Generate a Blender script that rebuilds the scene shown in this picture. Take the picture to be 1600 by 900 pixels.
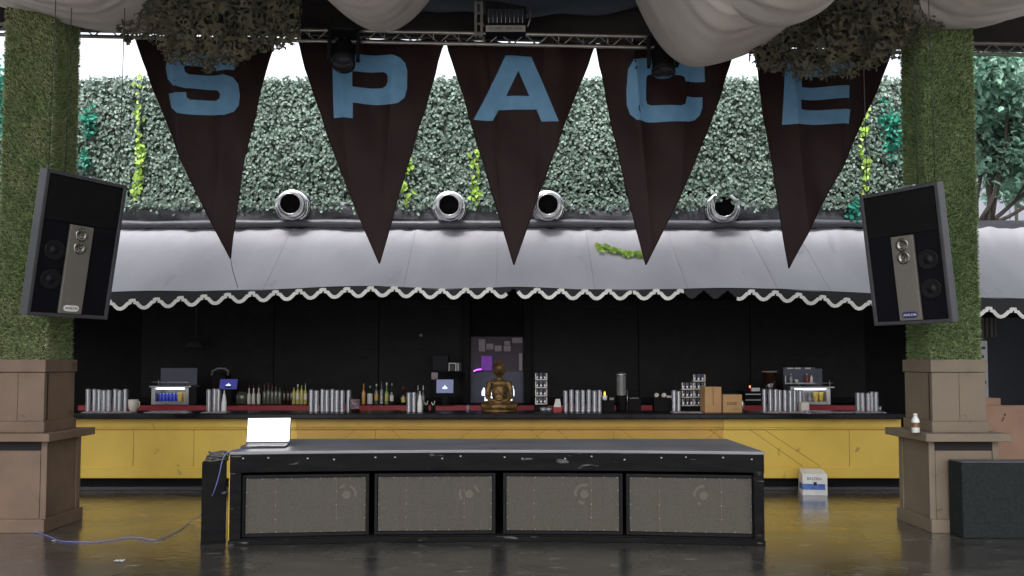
import bpy, bmesh, math, random
from mathutils import Vector, Matrix, noise
sc = bpy.context.scene
for o in list(bpy.data.objects): bpy.data.objects.remove(o)
col = sc.collection
R = math.radians

# ------------------------------------------------------------------ camera, sky, sun, exposure
F = 1200.0; TILT = R(2.5); VC = 570 - F*math.tan(TILT); CZ = 1.7
cam_d = bpy.data.cameras.new('camera'); cam = bpy.data.objects.new('camera', cam_d); col.objects.link(cam)
cam.location = (0, 0, CZ); cam.rotation_euler = (math.pi/2 + TILT, 0, 0)
cam_d.sensor_width = 36; cam_d.lens = 36*F/1600; cam_d.shift_y = (VC-450)/1600
cam_d.clip_start = .05; cam_d.clip_end = 2000
sc.camera = cam
world = bpy.data.worlds.new('World'); sc.world = world; world.use_nodes = True
wn = world.node_tree; wn.nodes.clear()
sky = wn.nodes.new('ShaderNodeTexSky'); sky.sky_type = 'NISHITA'; sky.sun_disc = False
SUN_EL, SUN_AZ = R(58), R(198)          # azimuth clockwise from +Y
sky.sun_elevation = SUN_EL; sky.sun_rotation = SUN_AZ
sky.air_density = 1.0; sky.dust_density = 4.0; sky.ozone_density = 1.0
hs = wn.nodes.new('ShaderNodeHueSaturation'); hs.inputs['Saturation'].default_value = .25
bg = wn.nodes.new('ShaderNodeBackground'); bg.inputs['Strength'].default_value = .15
wo = wn.nodes.new('ShaderNodeOutputWorld')
wn.links.new(sky.outputs[0], hs.inputs['Color']); wn.links.new(hs.outputs[0], bg.inputs['Color']); wn.links.new(bg.outputs[0], wo.inputs['Surface'])
sd = bpy.data.lights.new('sun', 'SUN'); sun = bpy.data.objects.new('sun', sd); col.objects.link(sun)
sd.energy = 1.0; sd.angle = R(14); sd.color = (1, .97, .93)
sv = Vector((math.sin(SUN_AZ)*math.cos(SUN_EL), math.cos(SUN_AZ)*math.cos(SUN_EL), math.sin(SUN_EL)))
sun.rotation_euler = sv.to_track_quat('Z', 'Y').to_euler(); sun.location = sv*30
sc.view_settings.view_transform = 'Standard'; sc.view_settings.look = 'None'
sc.view_settings.gamma = 1; sc.view_settings.use_curve_mapping = False
sc.view_settings.exposure = 1.75
sc.render.film_transparent = False

# ------------------------------------------------------------------ helpers
def at(u, v, Y):
    """pixel of the photograph (1600x900) at distance Y -> a point of the place"""
    x = (u-800)/F; yu = (VC-v)/F
    dy = math.cos(TILT)-yu*math.sin(TILT); dz = math.sin(TILT)+yu*math.cos(TILT)
    s = Y/dy
    return Vector((x*s, Y, CZ+dz*s))
def px(Y): return Y/F

def mat(name, c, rough=.6, metal=0, c2=None, ns=6, det=4, bump=0, bs=60, emit=None, es=1, trans=0, island=0,
        r2=None, rs=5, stretch=(1,1,1), coat=0, spec=.5, wear=None, wt=.62, wns=14, twoside=0, ior=1.5, cr=.03):
    m = bpy.data.materials.new(name); m.use_nodes = True
    nt = m.node_tree; N = nt.nodes; L = nt.links
    b = N['Principled BSDF']
    b.inputs['Base Color'].default_value = (*c, 1); b.inputs['Roughness'].default_value = rough
    b.inputs['Metallic'].default_value = metal; b.inputs['Transmission Weight'].default_value = trans
    b.inputs['Coat Weight'].default_value = coat; b.inputs['Specular IOR Level'].default_value = spec
    b.inputs['IOR'].default_value = ior; b.inputs['Coat Roughness'].default_value = cr
    tc = N.new('ShaderNodeTexCoord'); mp = N.new('ShaderNodeMapping'); mp.inputs['Scale'].default_value = stretch
    L.new(tc.outputs['Object'], mp.inputs['Vector'])
    def noise(scale, d=4):
        n = N.new('ShaderNodeTexNoise'); n.inputs['Scale'].default_value = scale; n.inputs['Detail'].default_value = d
        L.new(mp.outputs[0], n.inputs['Vector']); return n
    def mix(fac, a, bb):
        x = N.new('ShaderNodeMix'); x.data_type = 'RGBA'
        if hasattr(fac, 'is_linked'): L.new(fac, x.inputs[0])
        else: x.inputs[0].default_value = fac
        for val, i in ((a, 6), (bb, 7)):
            if hasattr(val, 'is_linked'): L.new(val, x.inputs[i])
            else: x.inputs[i].default_value = (*val, 1)
        return x.outputs[2]
    colr = None
    if c2 is None: c2 = tuple(max(0, k*.82) for k in c)
    n = noise(ns, det)
    rp = N.new('ShaderNodeValToRGB'); rp.color_ramp.elements[0].position = .36; rp.color_ramp.elements[1].position = .66
    L.new(n.outputs['Fac'], rp.inputs[0])
    colr = mix(rp.outputs[0], c, c2)
    if island:
        g = N.new('ShaderNodeNewGeometry'); h = N.new('ShaderNodeHueSaturation')
        mr = N.new('ShaderNodeMapRange'); mr.inputs[3].default_value = 1-island; mr.inputs[4].default_value = 1+island
        L.new(g.outputs['Random Per Island'], mr.inputs[0]); L.new(mr.outputs[0], h.inputs['Value'])
        L.new(colr, h.inputs['Color']); colr = h.outputs[0]
    if wear:
        w = noise(wns, 8); wr = N.new('ShaderNodeValToRGB')
        wr.color_ramp.elements[0].position = wt; wr.color_ramp.elements[1].position = wt+.05
        L.new(w.outputs['Fac'], wr.inputs[0]); colr = mix(wr.outputs[0], colr, wear)
    L.new(colr, b.inputs['Base Color'])
    if r2 is not None:
        q = noise(rs, 5); mr = N.new('ShaderNodeMapRange'); mr.inputs[1].default_value = .35; mr.inputs[2].default_value = .68
        mr.inputs[3].default_value = rough; mr.inputs[4].default_value = r2
        L.new(q.outputs['Fac'], mr.inputs[0]); L.new(mr.outputs[0], b.inputs['Roughness'])
    if bump:
        q = noise(bs, 4); bp = N.new('ShaderNodeBump'); bp.inputs['Strength'].default_value = bump; bp.inputs['Distance'].default_value = .02
        L.new(q.outputs['Fac'], bp.inputs['Height']); L.new(bp.outputs[0], b.inputs['Normal']); L.new(bp.outputs[0], b.inputs['Coat Normal'])
    if emit:
        b.inputs['Emission Color'].default_value = (*emit, 1); b.inputs['Emission Strength'].default_value = es
    if twoside:
        tr = N.new('ShaderNodeBsdfTranslucent'); L.new(colr, tr.inputs[0])
        ms = N.new('ShaderNodeMixShader'); ms.inputs[0].default_value = twoside
        L.new(b.outputs[0], ms.inputs[1]); L.new(tr.outputs[0], ms.inputs[2]); L.new(ms.outputs[0], N['Material Output'].inputs[0])
    return m

class MB:
    def __init__(s): s.v = []; s.f = []; s.sm = []
    def add(s, vs, fs, smooth=False, M=None):
        o = len(s.v)
        s.v += [tuple(M @ Vector(p)) if M else tuple(p) for p in vs]
        s.f += [tuple(i+o for i in f) for f in fs]; s.sm += [smooth]*len(fs); return s
    def box(s, c, d, rot=None, M=None):
        x, y, z = (k/2 for k in d)
        vs = [Vector((a*x, b*y, e*z)) for e in (-1, 1) for b in (-1, 1) for a in (-1, 1)]
        if rot: vs = [rot @ p for p in vs]
        vs = [p+Vector(c) for p in vs]
        return s.add(vs, [(0,2,3,1),(4,5,7,6),(0,1,5,4),(2,6,7,3),(0,4,6,2),(1,3,7,5)], M=M)
    def bx(s, a, b, M=None):
        return s.box([(p+q)/2 for p, q in zip(a, b)], [abs(q-p) for p, q in zip(a, b)], M=M)
    def tube(s, pts, r, n=8, M=None, cap=True):
        pts = [Vector(p) for p in pts]; vs = []; fs = []; up = None
        for i, p in enumerate(pts):
            t = (pts[min(i+1, len(pts)-1)]-pts[max(i-1, 0)]).normalized()
            if up is None: up = Vector((0, 0, 1)) if abs(t.z) < .9 else Vector((1, 0, 0))
            a = t.cross(up).normalized(); up = a.cross(t).normalized()
            rr = r[i] if isinstance(r, (list, tuple)) else r
            for k in range(n):
                an = 2*math.pi*k/n; vs.append(p+a*math.cos(an)*rr+up*math.sin(an)*rr)
        for i in range(len(pts)-1):
            for k in range(n):
                fs.append((i*n+k, i*n+(k+1) % n, (i+1)*n+(k+1) % n, (i+1)*n+k))
        if cap: fs += [tuple(range(n))[::-1], tuple(range((len(pts)-1)*n, len(pts)*n))]
        return s.add(vs, fs, True, M)
    def lathe(s, prof, n=16, M=None, cap=True):
        vs = []; fs = []
        for r, z in prof:
            for k in range(n):
                a = 2*math.pi*k/n; vs.append((r*math.cos(a), r*math.sin(a), z))
        for i in range(len(prof)-1):
            for k in range(n):
                fs.append((i*n+k, i*n+(k+1) % n, (i+1)*n+(k+1) % n, (i+1)*n+k))
        if cap:
            fs.append(tuple(range(n))[::-1]); fs.append(tuple(range((len(prof)-1)*n, len(prof)*n)))
        return s.add(vs, fs, True, M)
    def ell(s, c, r, n=12, M=None):
        vs = []; fs = []; m = n//2
        for i in range(m+1):
            th = math.pi*i/m
            for k in range(n):
                a = 2*math.pi*k/n
                vs.append((c[0]+r[0]*math.sin(th)*math.cos(a), c[1]+r[1]*math.sin(th)*math.sin(a), c[2]+r[2]*math.cos(th)))
        for i in range(m):
            for k in range(n): fs.append((i*n+k, (i+1)*n+k, (i+1)*n+(k+1) % n, i*n+(k+1) % n))
        return s.add(vs, fs, True, M)
    def grid(s, fn, nu, nv, smooth=True):
        vs = [fn(i/nu, j/nv) for j in range(nv+1) for i in range(nu+1)]
        fs = [(j*(nu+1)+i, j*(nu+1)+i+1, (j+1)*(nu+1)+i+1, (j+1)*(nu+1)+i) for j in range(nv) for i in range(nu)]
        return s.add(vs, fs, smooth)
    def build(s, name, m, parent=None, bevel=0, solid=0, loc=None):
        me = bpy.data.meshes.new(name); me.from_pydata(s.v, [], s.f)
        me.polygons.foreach_set('use_smooth', s.sm); me.materials.append(m); me.update()
        o = bpy.data.objects.new(name, me); col.objects.link(o)
        if parent: o.parent = parent
        if loc is not None: o.location = loc
        if solid:
            k = o.modifiers.new('solid', 'SOLIDIFY'); k.thickness = solid; k.offset = 0
        if bevel:
            k = o.modifiers.new('bevel', 'BEVEL'); k.width = bevel; k.segments = 2; k.limit_method = 'ANGLE'; k.angle_limit = R(50)
        return o

def tag(o, label, cat, group=None):
    o['label'] = label; o['category'] = cat
    if group: o['group'] = group
    return o
def thing(name, label, cat, loc=(0,0,0), rz=0, group=None):
    o = bpy.data.objects.new(name, None); col.objects.link(o); o.location = loc; o.rotation_euler = (0, 0, rz)
    o.empty_display_size = .1
    return tag(o, label, cat, group)
def struct(o, kind='structure'): o['kind'] = kind; return o
kids = {}
def copy_tree(o, loc, label, rz=None, parent=None, scale=None):
    c = o.copy(); col.objects.link(c)
    if parent: c.parent = parent
    else:
        c.location = loc; c['label'] = label
        if rz is not None: c.rotation_euler = (0, 0, rz)
        if scale: c.scale = scale
    for ch in o.children: copy_tree(ch, None, None, parent=c)
    return c
ORD = ['first','second','third','fourth','fifth','sixth','seventh','eighth','ninth','tenth']

def poly_mesh(rings, cuts=0):
    """filled flat polygons (first outline, then holes) -> verts (x,y), faces"""
    cu = bpy.data.curves.new('outline', 'CURVE'); cu.dimensions = '2D'; cu.fill_mode = 'BOTH'
    for r in rings:
        sp = cu.splines.new('POLY'); sp.points.add(len(r)-1); sp.use_cyclic_u = True
        for p, (x, y) in zip(sp.points, r): p.co = (x, y, 0, 1)
    ob = bpy.data.objects.new('outline', cu); me = ob.to_mesh()
    bm = bmesh.new(); bm.from_mesh(me); ob.to_mesh_clear()
    bpy.data.objects.remove(ob); bpy.data.curves.remove(cu)
    bmesh.ops.triangulate(bm, faces=bm.faces)
    for k in range(cuts): bmesh.ops.subdivide_edges(bm, edges=bm.edges, cuts=1, use_grid_fill=True)
    bmesh.ops.triangulate(bm, faces=bm.faces)
    # one side only
    vs = [(v.co.x, v.co.y) for v in bm.verts]; fs = [tuple(v.index for v in f.verts) for f in bm.faces]
    bm.free(); return vs, fs
def text_part(body, size, name, m, parent, M, squash=1.0, ext=.0015):
    cu = bpy.data.curves.new('lettering', 'FONT'); cu.body = body; cu.size = size; cu.extrude = ext
    cu.align_x = 'CENTER'; cu.align_y = 'CENTER'
    ob = bpy.data.objects.new('lettering', cu); me0 = ob.to_mesh()
    vs = [M @ Vector((v.co.x*squash, v.co.y, v.co.z)) for v in me0.vertices]; fs = [tuple(p.vertices) for p in me0.polygons]
    ob.to_mesh_clear(); bpy.data.objects.remove(ob); bpy.data.curves.remove(cu)
    return MB().add(vs, fs).build(name, m, parent)
FRONT = Matrix.Rotation(math.pi/2, 4, 'X')      # text plane x,y -> x,z facing -y

# ------------------------------------------------------------------ materials
m_floor = mat('black painted floor', (.03,.028,.025), rough=.22, c2=(.06,.057,.05), ns=2.6, det=9, r2=.36, rs=1.3, bump=.09, bs=11, wear=(.17,.165,.155), wt=.63, wns=6, stretch=(.7,1.6,1), spec=1.0, coat=1, cr=.16)
m_ground = mat('pale concrete', (.3,.29,.28), rough=.9, ns=.6)
m_black = mat('black paint', (.008,.008,.009), rough=.55, c2=(.011,.01,.01), ns=5, spec=.05)
m_stage = mat('worn black stage paint', (.007,.007,.008), rough=.5, c2=(.012,.011,.011), ns=7, r2=.65, wear=(.11,.104,.10), wt=.655, wns=9, stretch=(.4,1,2), bump=.1, bs=30, spec=.05)
m_stagetop = mat('stage top with painted sheen', (.12,.12,.135), rough=.38, c2=(.22,.215,.235), ns=4, stretch=(.35,2.4,1), r2=.5, rs=4, spec=1, wear=(.3,.29,.29), wt=.66, wns=9)  # paler streaked colour stands in for the sheen of reflected sky
m_void = mat('black interior wall', (.008,.008,.0088), rough=.9, c2=(.011,.0105,.0105), spec=.08)
m_shutter = mat('dark slatted shutter', (.017,.016,.0155), rough=.7, c2=(.012,.012,.012), spec=.15)
m_brown = mat('brown pedestal paint', (.185,.122,.084), rough=.6, c2=(.145,.095,.065), ns=3, bump=.12, bs=180, wear=(.085,.055,.04), wt=.68, wns=6)
m_slot = mat('dark recess', (.012,.009,.008), rough=.8)
m_turf = mat('artificial turf', (.225,.30,.13), rough=.75, c2=(.32,.345,.18), ns=3, island=.7, spec=.25)
m_turfb = mat('turf backing', (.05,.068,.022), rough=.9)
m_leaf = mat('ivy leaf', (.16,.225,.185), rough=.45, c2=(.105,.16,.13), ns=1.1, island=.55, spec=.45, twoside=.25)
m_hback = mat('hedge backing', (.05,.075,.06), rough=.9)
m_vine = mat('bright vine leaf', (.30,.52,.05), rough=.5, c2=(.42,.58,.16), ns=20, island=.3, twoside=.3)
m_teal = mat('teal leaf', (.02,.25,.17), rough=.5, island=.3, twoside=.3)
m_tree = mat('tree leaf', (.19,.37,.28), rough=.38, c2=(.28,.44,.35), ns=3, island=.45, twoside=.35)
m_bark = mat('bark', (.07,.06,.05), rough=.9, bump=.4, bs=40)
m_awn = mat('grey awning vinyl', (.40,.397,.435), rough=.55, c2=(.27,.267,.295), ns=.55, det=9, bump=.22, bs=3.2, wear=(.285,.28,.31), wt=.62, wns=2.3, stretch=(1,.5,.5), twoside=.04)
m_val = mat('dark valance fabric', (.022,.022,.025), rough=.8)
m_trim = mat('white trim', (.82,.81,.77), rough=.6)
m_tarp = mat('dark grey sheeting', (.042,.044,.055), rough=.45, c2=(.06,.062,.075), ns=3, stretch=(1,1,4), bump=.35, bs=6)
m_chrome = mat('galvanised metal', (.62,.62,.64), rough=.16, metal=1, ns=9, r2=.3)
m_pipein = mat('pipe inside', (.008,.008,.008), rough=.9)
m_pen = mat('dark brown banner cloth', (.0265,.0135,.013), rough=.5, c2=(.021,.0105,.0105), ns=3, bump=.08, bs=220, spec=.13)
m_let = mat('blue print', (.13,.29,.47), rough=.55, c2=(.105,.25,.41), ns=5, bump=.06, bs=220)
m_alu = mat('aluminium tube', (.26,.24,.22), rough=.4, metal=.7, ns=12)
m_roof = mat('dark roof tarp', (.03,.032,.04), rough=.85)
m_blue = mat('dark blue tarp', (.03,.038,.06), rough=.8)
m_drape = mat('white drape', (.74,.69,.655), rough=.85, c2=(.66,.60,.55), ns=1.6, bump=.10, bs=5, stretch=(.5,1.6,1), twoside=.35)
m_netA = mat('camouflage scrap', (.105,.088,.055), rough=.85, c2=(.045,.05,.03), ns=7, det=5, wear=(.02,.02,.015), wt=.62, wns=9, twoside=.2)
m_yel = mat('yellow painted board', (.73,.50,.085), rough=.42, c2=(.63,.41,.062), ns=1.5, det=9, bump=.12, bs=30, wear=(.44,.28,.06), wt=.665, wns=5, stretch=(1,1,.7), r2=.6)
m_joint = mat('joint grime', (.36,.225,.035), rough=.7)
m_count = mat('black counter', (.010,.010,.012), rough=.22, r2=.4, spec=.2)
m_red = mat('red counter front', (.32,.018,.025), rough=.5, c2=(.26,.012,.02), ns=20)
m_spk = mat('speaker cabinet paint', (.010,.0105,.012), rough=.5, bump=.2, bs=150, spec=.12)
m_rim = mat('speaker rim', (.05,.05,.056), rough=.4, c2=(.04,.04,.044), bump=.15, bs=150)
m_cloth = mat('black grille', (.005,.005,.008), rough=.5, spec=.12)
m_strip = mat('tan perforated metal', (.19,.175,.15), rough=.5, metal=.35, c2=(.15,.14,.12), ns=160, det=1, bump=.3, bs=220)
m_subg = mat('dusty sub grille', (.086,.075,.059), rough=.75, c2=(.06,.053,.042), ns=70, det=2, bump=.4, bs=260)
m_subg2 = mat('grille emblem relief', (.115,.098,.073), rough=.6)
m_screw = mat('screw', (.34,.32,.30), rough=.4, metal=.5)
m_brass = mat('compression driver metal', (.36,.34,.29), rough=.22, metal=1)
m_white = mat('white plastic', (.78,.77,.74), rough=.4)
m_label = mat('pale label', (.62,.60,.55), rough=.6)
m_ink = mat('dark ink', (.015,.015,.018), rough=.6)
m_navy = mat('navy badge', (.03,.03,.13), rough=.3)
m_navy2 = mat('blue print on carton', (.04,.10,.38), rough=.5, c2=(.10,.2,.5), ns=12)
m_screen = mat('lit white screen', (.9,.9,.9), emit=(1,1,1), es=.8)
m_scr2 = mat('lit grey blue screen', (.1,.1,.2), emit=(.20,.22,.36), es=.17)
m_scr3 = mat('lit navy screen', (.02,.02,.1), emit=(.05,.05,.28), es=.2)
m_scrl = mat('lit screen symbol', (.5,.6,.9), emit=(.5,.6,1), es=.4)
m_cup = mat('clear plastic cups', (.19,.19,.225), rough=.07, c2=(.28,.28,.32), ns=40, trans=.4, spec=1, coat=1, ior=2.1)
m_glass = mat('clear glass', (.75,.78,.75), rough=.06, trans=.75)
m_gd = mat('dark green glass', (.012,.035,.012), rough=.1, coat=.5)
m_gb = mat('dark brown glass', (.025,.012,.006), rough=.1, coat=.5)
m_gg = mat('pale green bottle', (.22,.32,.12), rough=.15, coat=.4)
m_gy = mat('yellow bottle', (.48,.42,.12), rough=.25, coat=.4)
m_go = mat('amber bottle', (.55,.28,.06), rough=.2, coat=.4)
m_gs = mat('smoky glass', (.10,.10,.075), rough=.12, coat=.5)
m_cream = mat('cream plastic', (.66,.60,.52), rough=.45)
m_redp = mat('red plastic', (.32,.03,.03), rough=.4)
m_steel = mat('stainless steel', (.45,.45,.46), rough=.3, metal=.8)
m_led = mat('white strip lamp', (.9,.9,1), emit=(.72,.76,1), es=.9)
m_uv = mat('purple strip lamp', (.5,.1,.9), emit=(.62,.10,1), es=1.0)
m_glow = mat('glowing white bottle', (.9,.9,1), emit=(.8,.85,1), es=.5)
m_purple = mat('purple poster', (.30,.05,.55), rough=.6, c2=(.2,.04,.42), ns=5)
m_note = mat('paper notice', (.27,.22,.245), rough=.8)
m_cab = mat('dark purple panel', (.05,.036,.05), rough=.7)
m_cabb = mat('slate blue panel', (.075,.078,.11), rough=.7)
m_gold = mat('old gold statue', (.22,.125,.035), rough=.42, metal=.5, c2=(.085,.045,.016), ns=9, det=5, bump=.3, bs=30)
m_card = mat('cardboard', (.46,.27,.12), rough=.8, c2=(.41,.24,.105), ns=6)
m_tape = mat('cardboard seam', (.2,.11,.05), rough=.7)
m_flame = mat('flame', (1,.4,.1), emit=(1,.28,.04), es=1.2)
m_redl = mat('red indicator lamp', (.8,.1,.05), emit=(1,.1,.04), es=2)
m_can = mat('blue can', (.03,.05,.4), rough=.3, metal=.3, c2=(.1,.12,.6), ns=30)
m_cyel = mat('yellow cup', (.6,.42,.05), rough=.4)
m_cable = mat('blue cable', (.15,.19,.46), rough=.4)
m_cableb = mat('black cable', (.03,.03,.03), rough=.5)
m_tan = mat('pinkish tan wall paint', (.33,.20,.13), rough=.75, c2=(.28,.165,.11), ns=3, wear=(.12,.08,.06), wt=.74, wns=5)
m_pale = mat('pale grey building wall', (.20,.205,.24), rough=.8, c2=(.165,.17,.205), ns=.8)
m_dgrey = mat('dark grey carpet cabinet', (.017,.020,.0195), rough=.75, c2=(.024,.028,.027), ns=30, bump=.3, bs=140, spec=.1)
m_dtop = mat('grey cabinet top', (.10,.105,.115), rough=.5)
m_water = mat('amber drink', (.18,.09,.05), rough=.1)
m_lap = mat('laptop shell', (.05,.05,.055), rough=.35, metal=.3)
m_keys = mat('laptop keys', (.02,.02,.022), rough=.5)
m_lens = mat('lamp lens', (.02,.02,.025), rough=.08, coat=1)

rnd = random.Random(7)
def leaf_mesh(mb, c, n, size, rot, fold=.25, asp=.75):
    """ivy leaf of six points folded along its midrib; n = facing direction, rot = roll"""
    n = Vector(n).normalized(); a = n.cross(Vector((0, 0, 1)))
    if a.length < .05: a = Vector((1, 0, 0))
    a.normalize(); b = n.cross(a)
    ca, sa = math.cos(rot), math.sin(rot)
    t = (a*ca+b*sa)*size*asp*.5; l = (b*ca-a*sa)*size*.5
    c = Vector(c); k = n*size*fold
    mb.add([c-l, c+l*1.05+k*.3, c-t*.95-l*.25+k, c-t*.8+l*.4+k*.8, c+t*.95-l*.25+k, c+t*.8+l*.4+k*.8],
           [(0, 1, 3, 2), (0, 4, 5, 1)])

# ------------------------------------------------------------------ ground and floor
struct(MB().box((0, 60, -.08), (400, 400, .1)).build('ground', m_ground))
struct(MB().bx((-14, -8, -.03), (14, 14, 0)).build('floor', m_floor))

# ------------------------------------------------------------------ canopy roof, truss
YR = 9.7
rf = thing('canopy_roof', 'dark tarpaulin roof over the dance floor, ending in front of the awning', 'roof', (0, 4, 6.3))
MB().grid(lambda s, t: Vector(((s-.5)*22, (t-.5)*8.8+1.8, .12*math.sin(s*40)*math.sin(t*9)+.25-.2*t)), 60, 16).build('tarpaulin', m_roof, rf, solid=.01)
a, b = at(0, 44, YR+.1), at(1600, 78, YR+.1)
mb = MB(); d = (b-a); lo = a-d*.12; hi = b+d*.12
rl = Vector((0, 4, 6.3))
mb.add([p-rl for p in (lo, hi, hi+Vector((0,0,.55)), lo+Vector((0,0,.55)), lo+Vector((0,.08,0)), hi+Vector((0,.08,0)), hi+Vector((0,.08,.55)), lo+Vector((0,.08,.55)))],
       [(0,1,2,3),(5,4,7,6),(0,4,5,1),(3,2,6,7),(0,3,7,4),(1,5,6,2)])
mb.build('edge_beam', mat('dark roof edge', (.035,.028,.026), rough=.8), rf)
mb = MB().grid(lambda s, t: at(640+s*380, 0, 9.2)+Vector((0, (t-.5)*1.6-.3, .12-.30*math.sin(math.pi*s)**.6*math.sin(math.pi*t)**.5+.03*math.sin(s*17+t*4))), 30, 14)
tag(mb.build('blue_tarp', m_blue, solid=.006), 'dark blue tarp sagging under the roof between the white drapes', 'tarp')

def truss_line(off_v, off_y, u): return at(u, 46+u*.02+off_v, 9.35+off_y)
tr = thing('roof_truss', 'aluminium lighting truss along the roof edge above the pennants', 'truss', truss_line(0, 0, 800))
o0 = tr.location.copy()
for dv, dy in ((8, 0), (-9, 0), (8, -.28), (-9, -.28)):
    MB().tube([truss_line(dv, dy, u)-o0 for u in range(-200, 1801, 200)], .024, 8).build('chord', m_alu, tr)
mb = MB()
for i in range(52):
    u = -200+i*38.5
    for dy in (0, -.28):
        mb.tube([truss_line(8, dy, u)-o0, truss_line(-9, dy, u+19)-o0, truss_line(8, dy, u+38.5)-o0], .009, 5)
    mb.tube([truss_line(8, 0, u)-o0, truss_line(8, -.28, u+19)-o0], .009, 5)
mb.build('lattice', m_alu, tr)

for sx, lb in ((-12.6, 'unseen dark panel added to block side light, on the side of the white badged speaker'), (12.6, 'unseen dark panel added to block side light, on the side of the navy badged speaker')):
    tag(MB().bx((-.1, -6, 0), (.1, 8.6, 5.6)).build('side_panel', m_roof, loc=(sx, 0, 0)), lb, 'wall')  # added out of view on both sides to hold back side light

# ------------------------------------------------------------------ pennant banners
YP = 9.42
def fold(x, z, ph, x0, ztop, zbot):
    t = (ztop-z)/(ztop-zbot); k = max(0, 1-t)
    cr = .05*math.exp(-abs((x-x0)+.42-.25*t)/.07)+.035*math.exp(-abs((x-x0)-.3+.2*t)/.10)
    return cr*k**.5*(-1)+.035*math.sin(x*4.2+ph)*k+.018*math.sin(x*11+ph*2.3+z*.8)*(.3+k)+.012*math.sin(z*5+x*7+ph)+.05*t
pens = [
 ('S', (212, 60), (430, 57), (358, 403), 10, -8, 0.4, 0),
 ('P', (464, 56), (697, 63), (592, 411), 8, -2, 1.7, 0),
 ('A', (697, 62), (931, 66), (803, 413), 0, -2, 3.0, 9),
 ('C', (932, 66), (1150, 70), (1010, 413), 5, 11, 4.4, 0),
 ('E', (1178, 78), (1396, 76), (1235, 418), 0, 6, 5.6, 0)]
GL = {
 'S': [[(369,112),(338,111),(338,108),(334,104),(290,103),(288,106),(290,113),(296,117),(350,118),(366,123),(374,133),(376,150),(374,166),(367,176),(352,181),(300,179),(276,176),(265,166),(261,144),(291,144),(292,152),(297,156),(338,158),(344,155),(345,148),(341,142),(336,141),(290,138),(270,133),(260,122),(257,104),(260,90),(270,84),(288,83),(345,83),(362,87),(369,97)]],
 'P': [[(520,85),(612,86),(625,90),(633,98),(636,110),(636,138),(632,153),(622,161),(612,163),(552,161),(552,186),(522,185)], [(551,112),(598,112),(604,115),(606,120),(606,128),(603,134),(597,137),(551,136)]],
 'A': [[(790,88),(830,89),(873,191),(846,191),(838,172),(779,171),(770,188),(740,187)], [(810,112),(827,151),(791,150)]],
 'C': [[(1102,127),(1072,126),(1070,119),(1064,117),(1016,117),(1010,120),(1009,126),(1009,156),(1011,163),(1017,165),(1064,165),(1071,162),(1074,150),(1099,150),(1099,166),(1095,178),(1087,186),(1075,190),(1010,191),(994,188),(984,180),(979,166),(978,145),(980,112),(988,98),(1005,92),(1085,93),(1096,97),(1101,105)]],
 'E': [[(1226,96),(1329,100),(1328,120),(1254,118),(1254,135),(1324,136),(1324,155),(1252,155),(1252,171),(1327,172),(1325,194),(1223,194)]]}
for ch, tl, trr, ap, bl, br, ph, dip in pens:
    pt = at((tl[0]+trr[0])/2, (tl[1]+trr[1])/2, YP)
    th = thing('pennant_banner', f'dark brown pointed pennant printed with a blue letter {ch}', 'banner', pt, group='pennants hanging in a row from the roof truss')
    zt, zb = pt.z, at(ap[0], ap[1], YP).z
    def surf(s, t, push=0):
        l = (tl[0]+(ap[0]-tl[0])*t-bl*math.sin(math.pi*t)*(1 if bl > 0 else 1), tl[1]+(ap[1]-tl[1])*t)
        r = (trr[0]+(ap[0]-trr[0])*t+br*math.sin(math.pi*t), trr[1]+(ap[1]-trr[1])*t)
        v = l[1]+(r[1]-l[1])*s
        if dip: v += dip*max(0, math.sin(math.pi*(s-.33)/.36) if .33 < s < .69 else 0)*(1-t)**8
        l = (l[0]+.9*math.sin(t*19+ph)*(1-t)+.6*math.sin(t*43+ph*3)*(1-t), l[1]); r = (r[0]+.9*math.sin(t*17+ph*2)*(1-t)+.6*math.sin(t*39+ph)*(1-t), r[1])
        p = at(l[0]+(r[0]-l[0])*s, v, YP); p.y += fold(p.x, p.z, ph, pt.x, zt, zb); return p-pt
    MB().grid(lambda s, t: surf(s, t*.998), 96, 80).build('cloth', m_pen, th)
    vs, fs = poly_mesh(GL[ch], 4)
    pts = []
    for u, v in vs:
        p = at(u, v, YP); p.y += fold(p.x, p.z, ph, pt.x, zt, zb)-.009; pts.append(p-pt)
    MB().add(pts, fs, True).build('letter', m_let, th)
    for i in range(6):
        p = surf((i+.5)/6, 0)
        MB().tube([p+Vector((0, -.004, -.02)), p+Vector((0, .0, .06))], .006, 5).build('hanging_tie', m_trim, th)
    edge = [surf(0, k/20) for k in range(21)]; edge2 = [surf(1, k/20) for k in range(21)]
    MB().tube(edge, .009, 5).tube(edge2, .009, 5).build('hem', m_pen, th)
    if ch == 'S':
        e = surf(.5, 1); MB().tube([e, e+Vector((.03, 0, -.15)), e+Vector((.09, .02, -.36))], .004, 5).build('loose_thread', m_ink, th)

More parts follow.
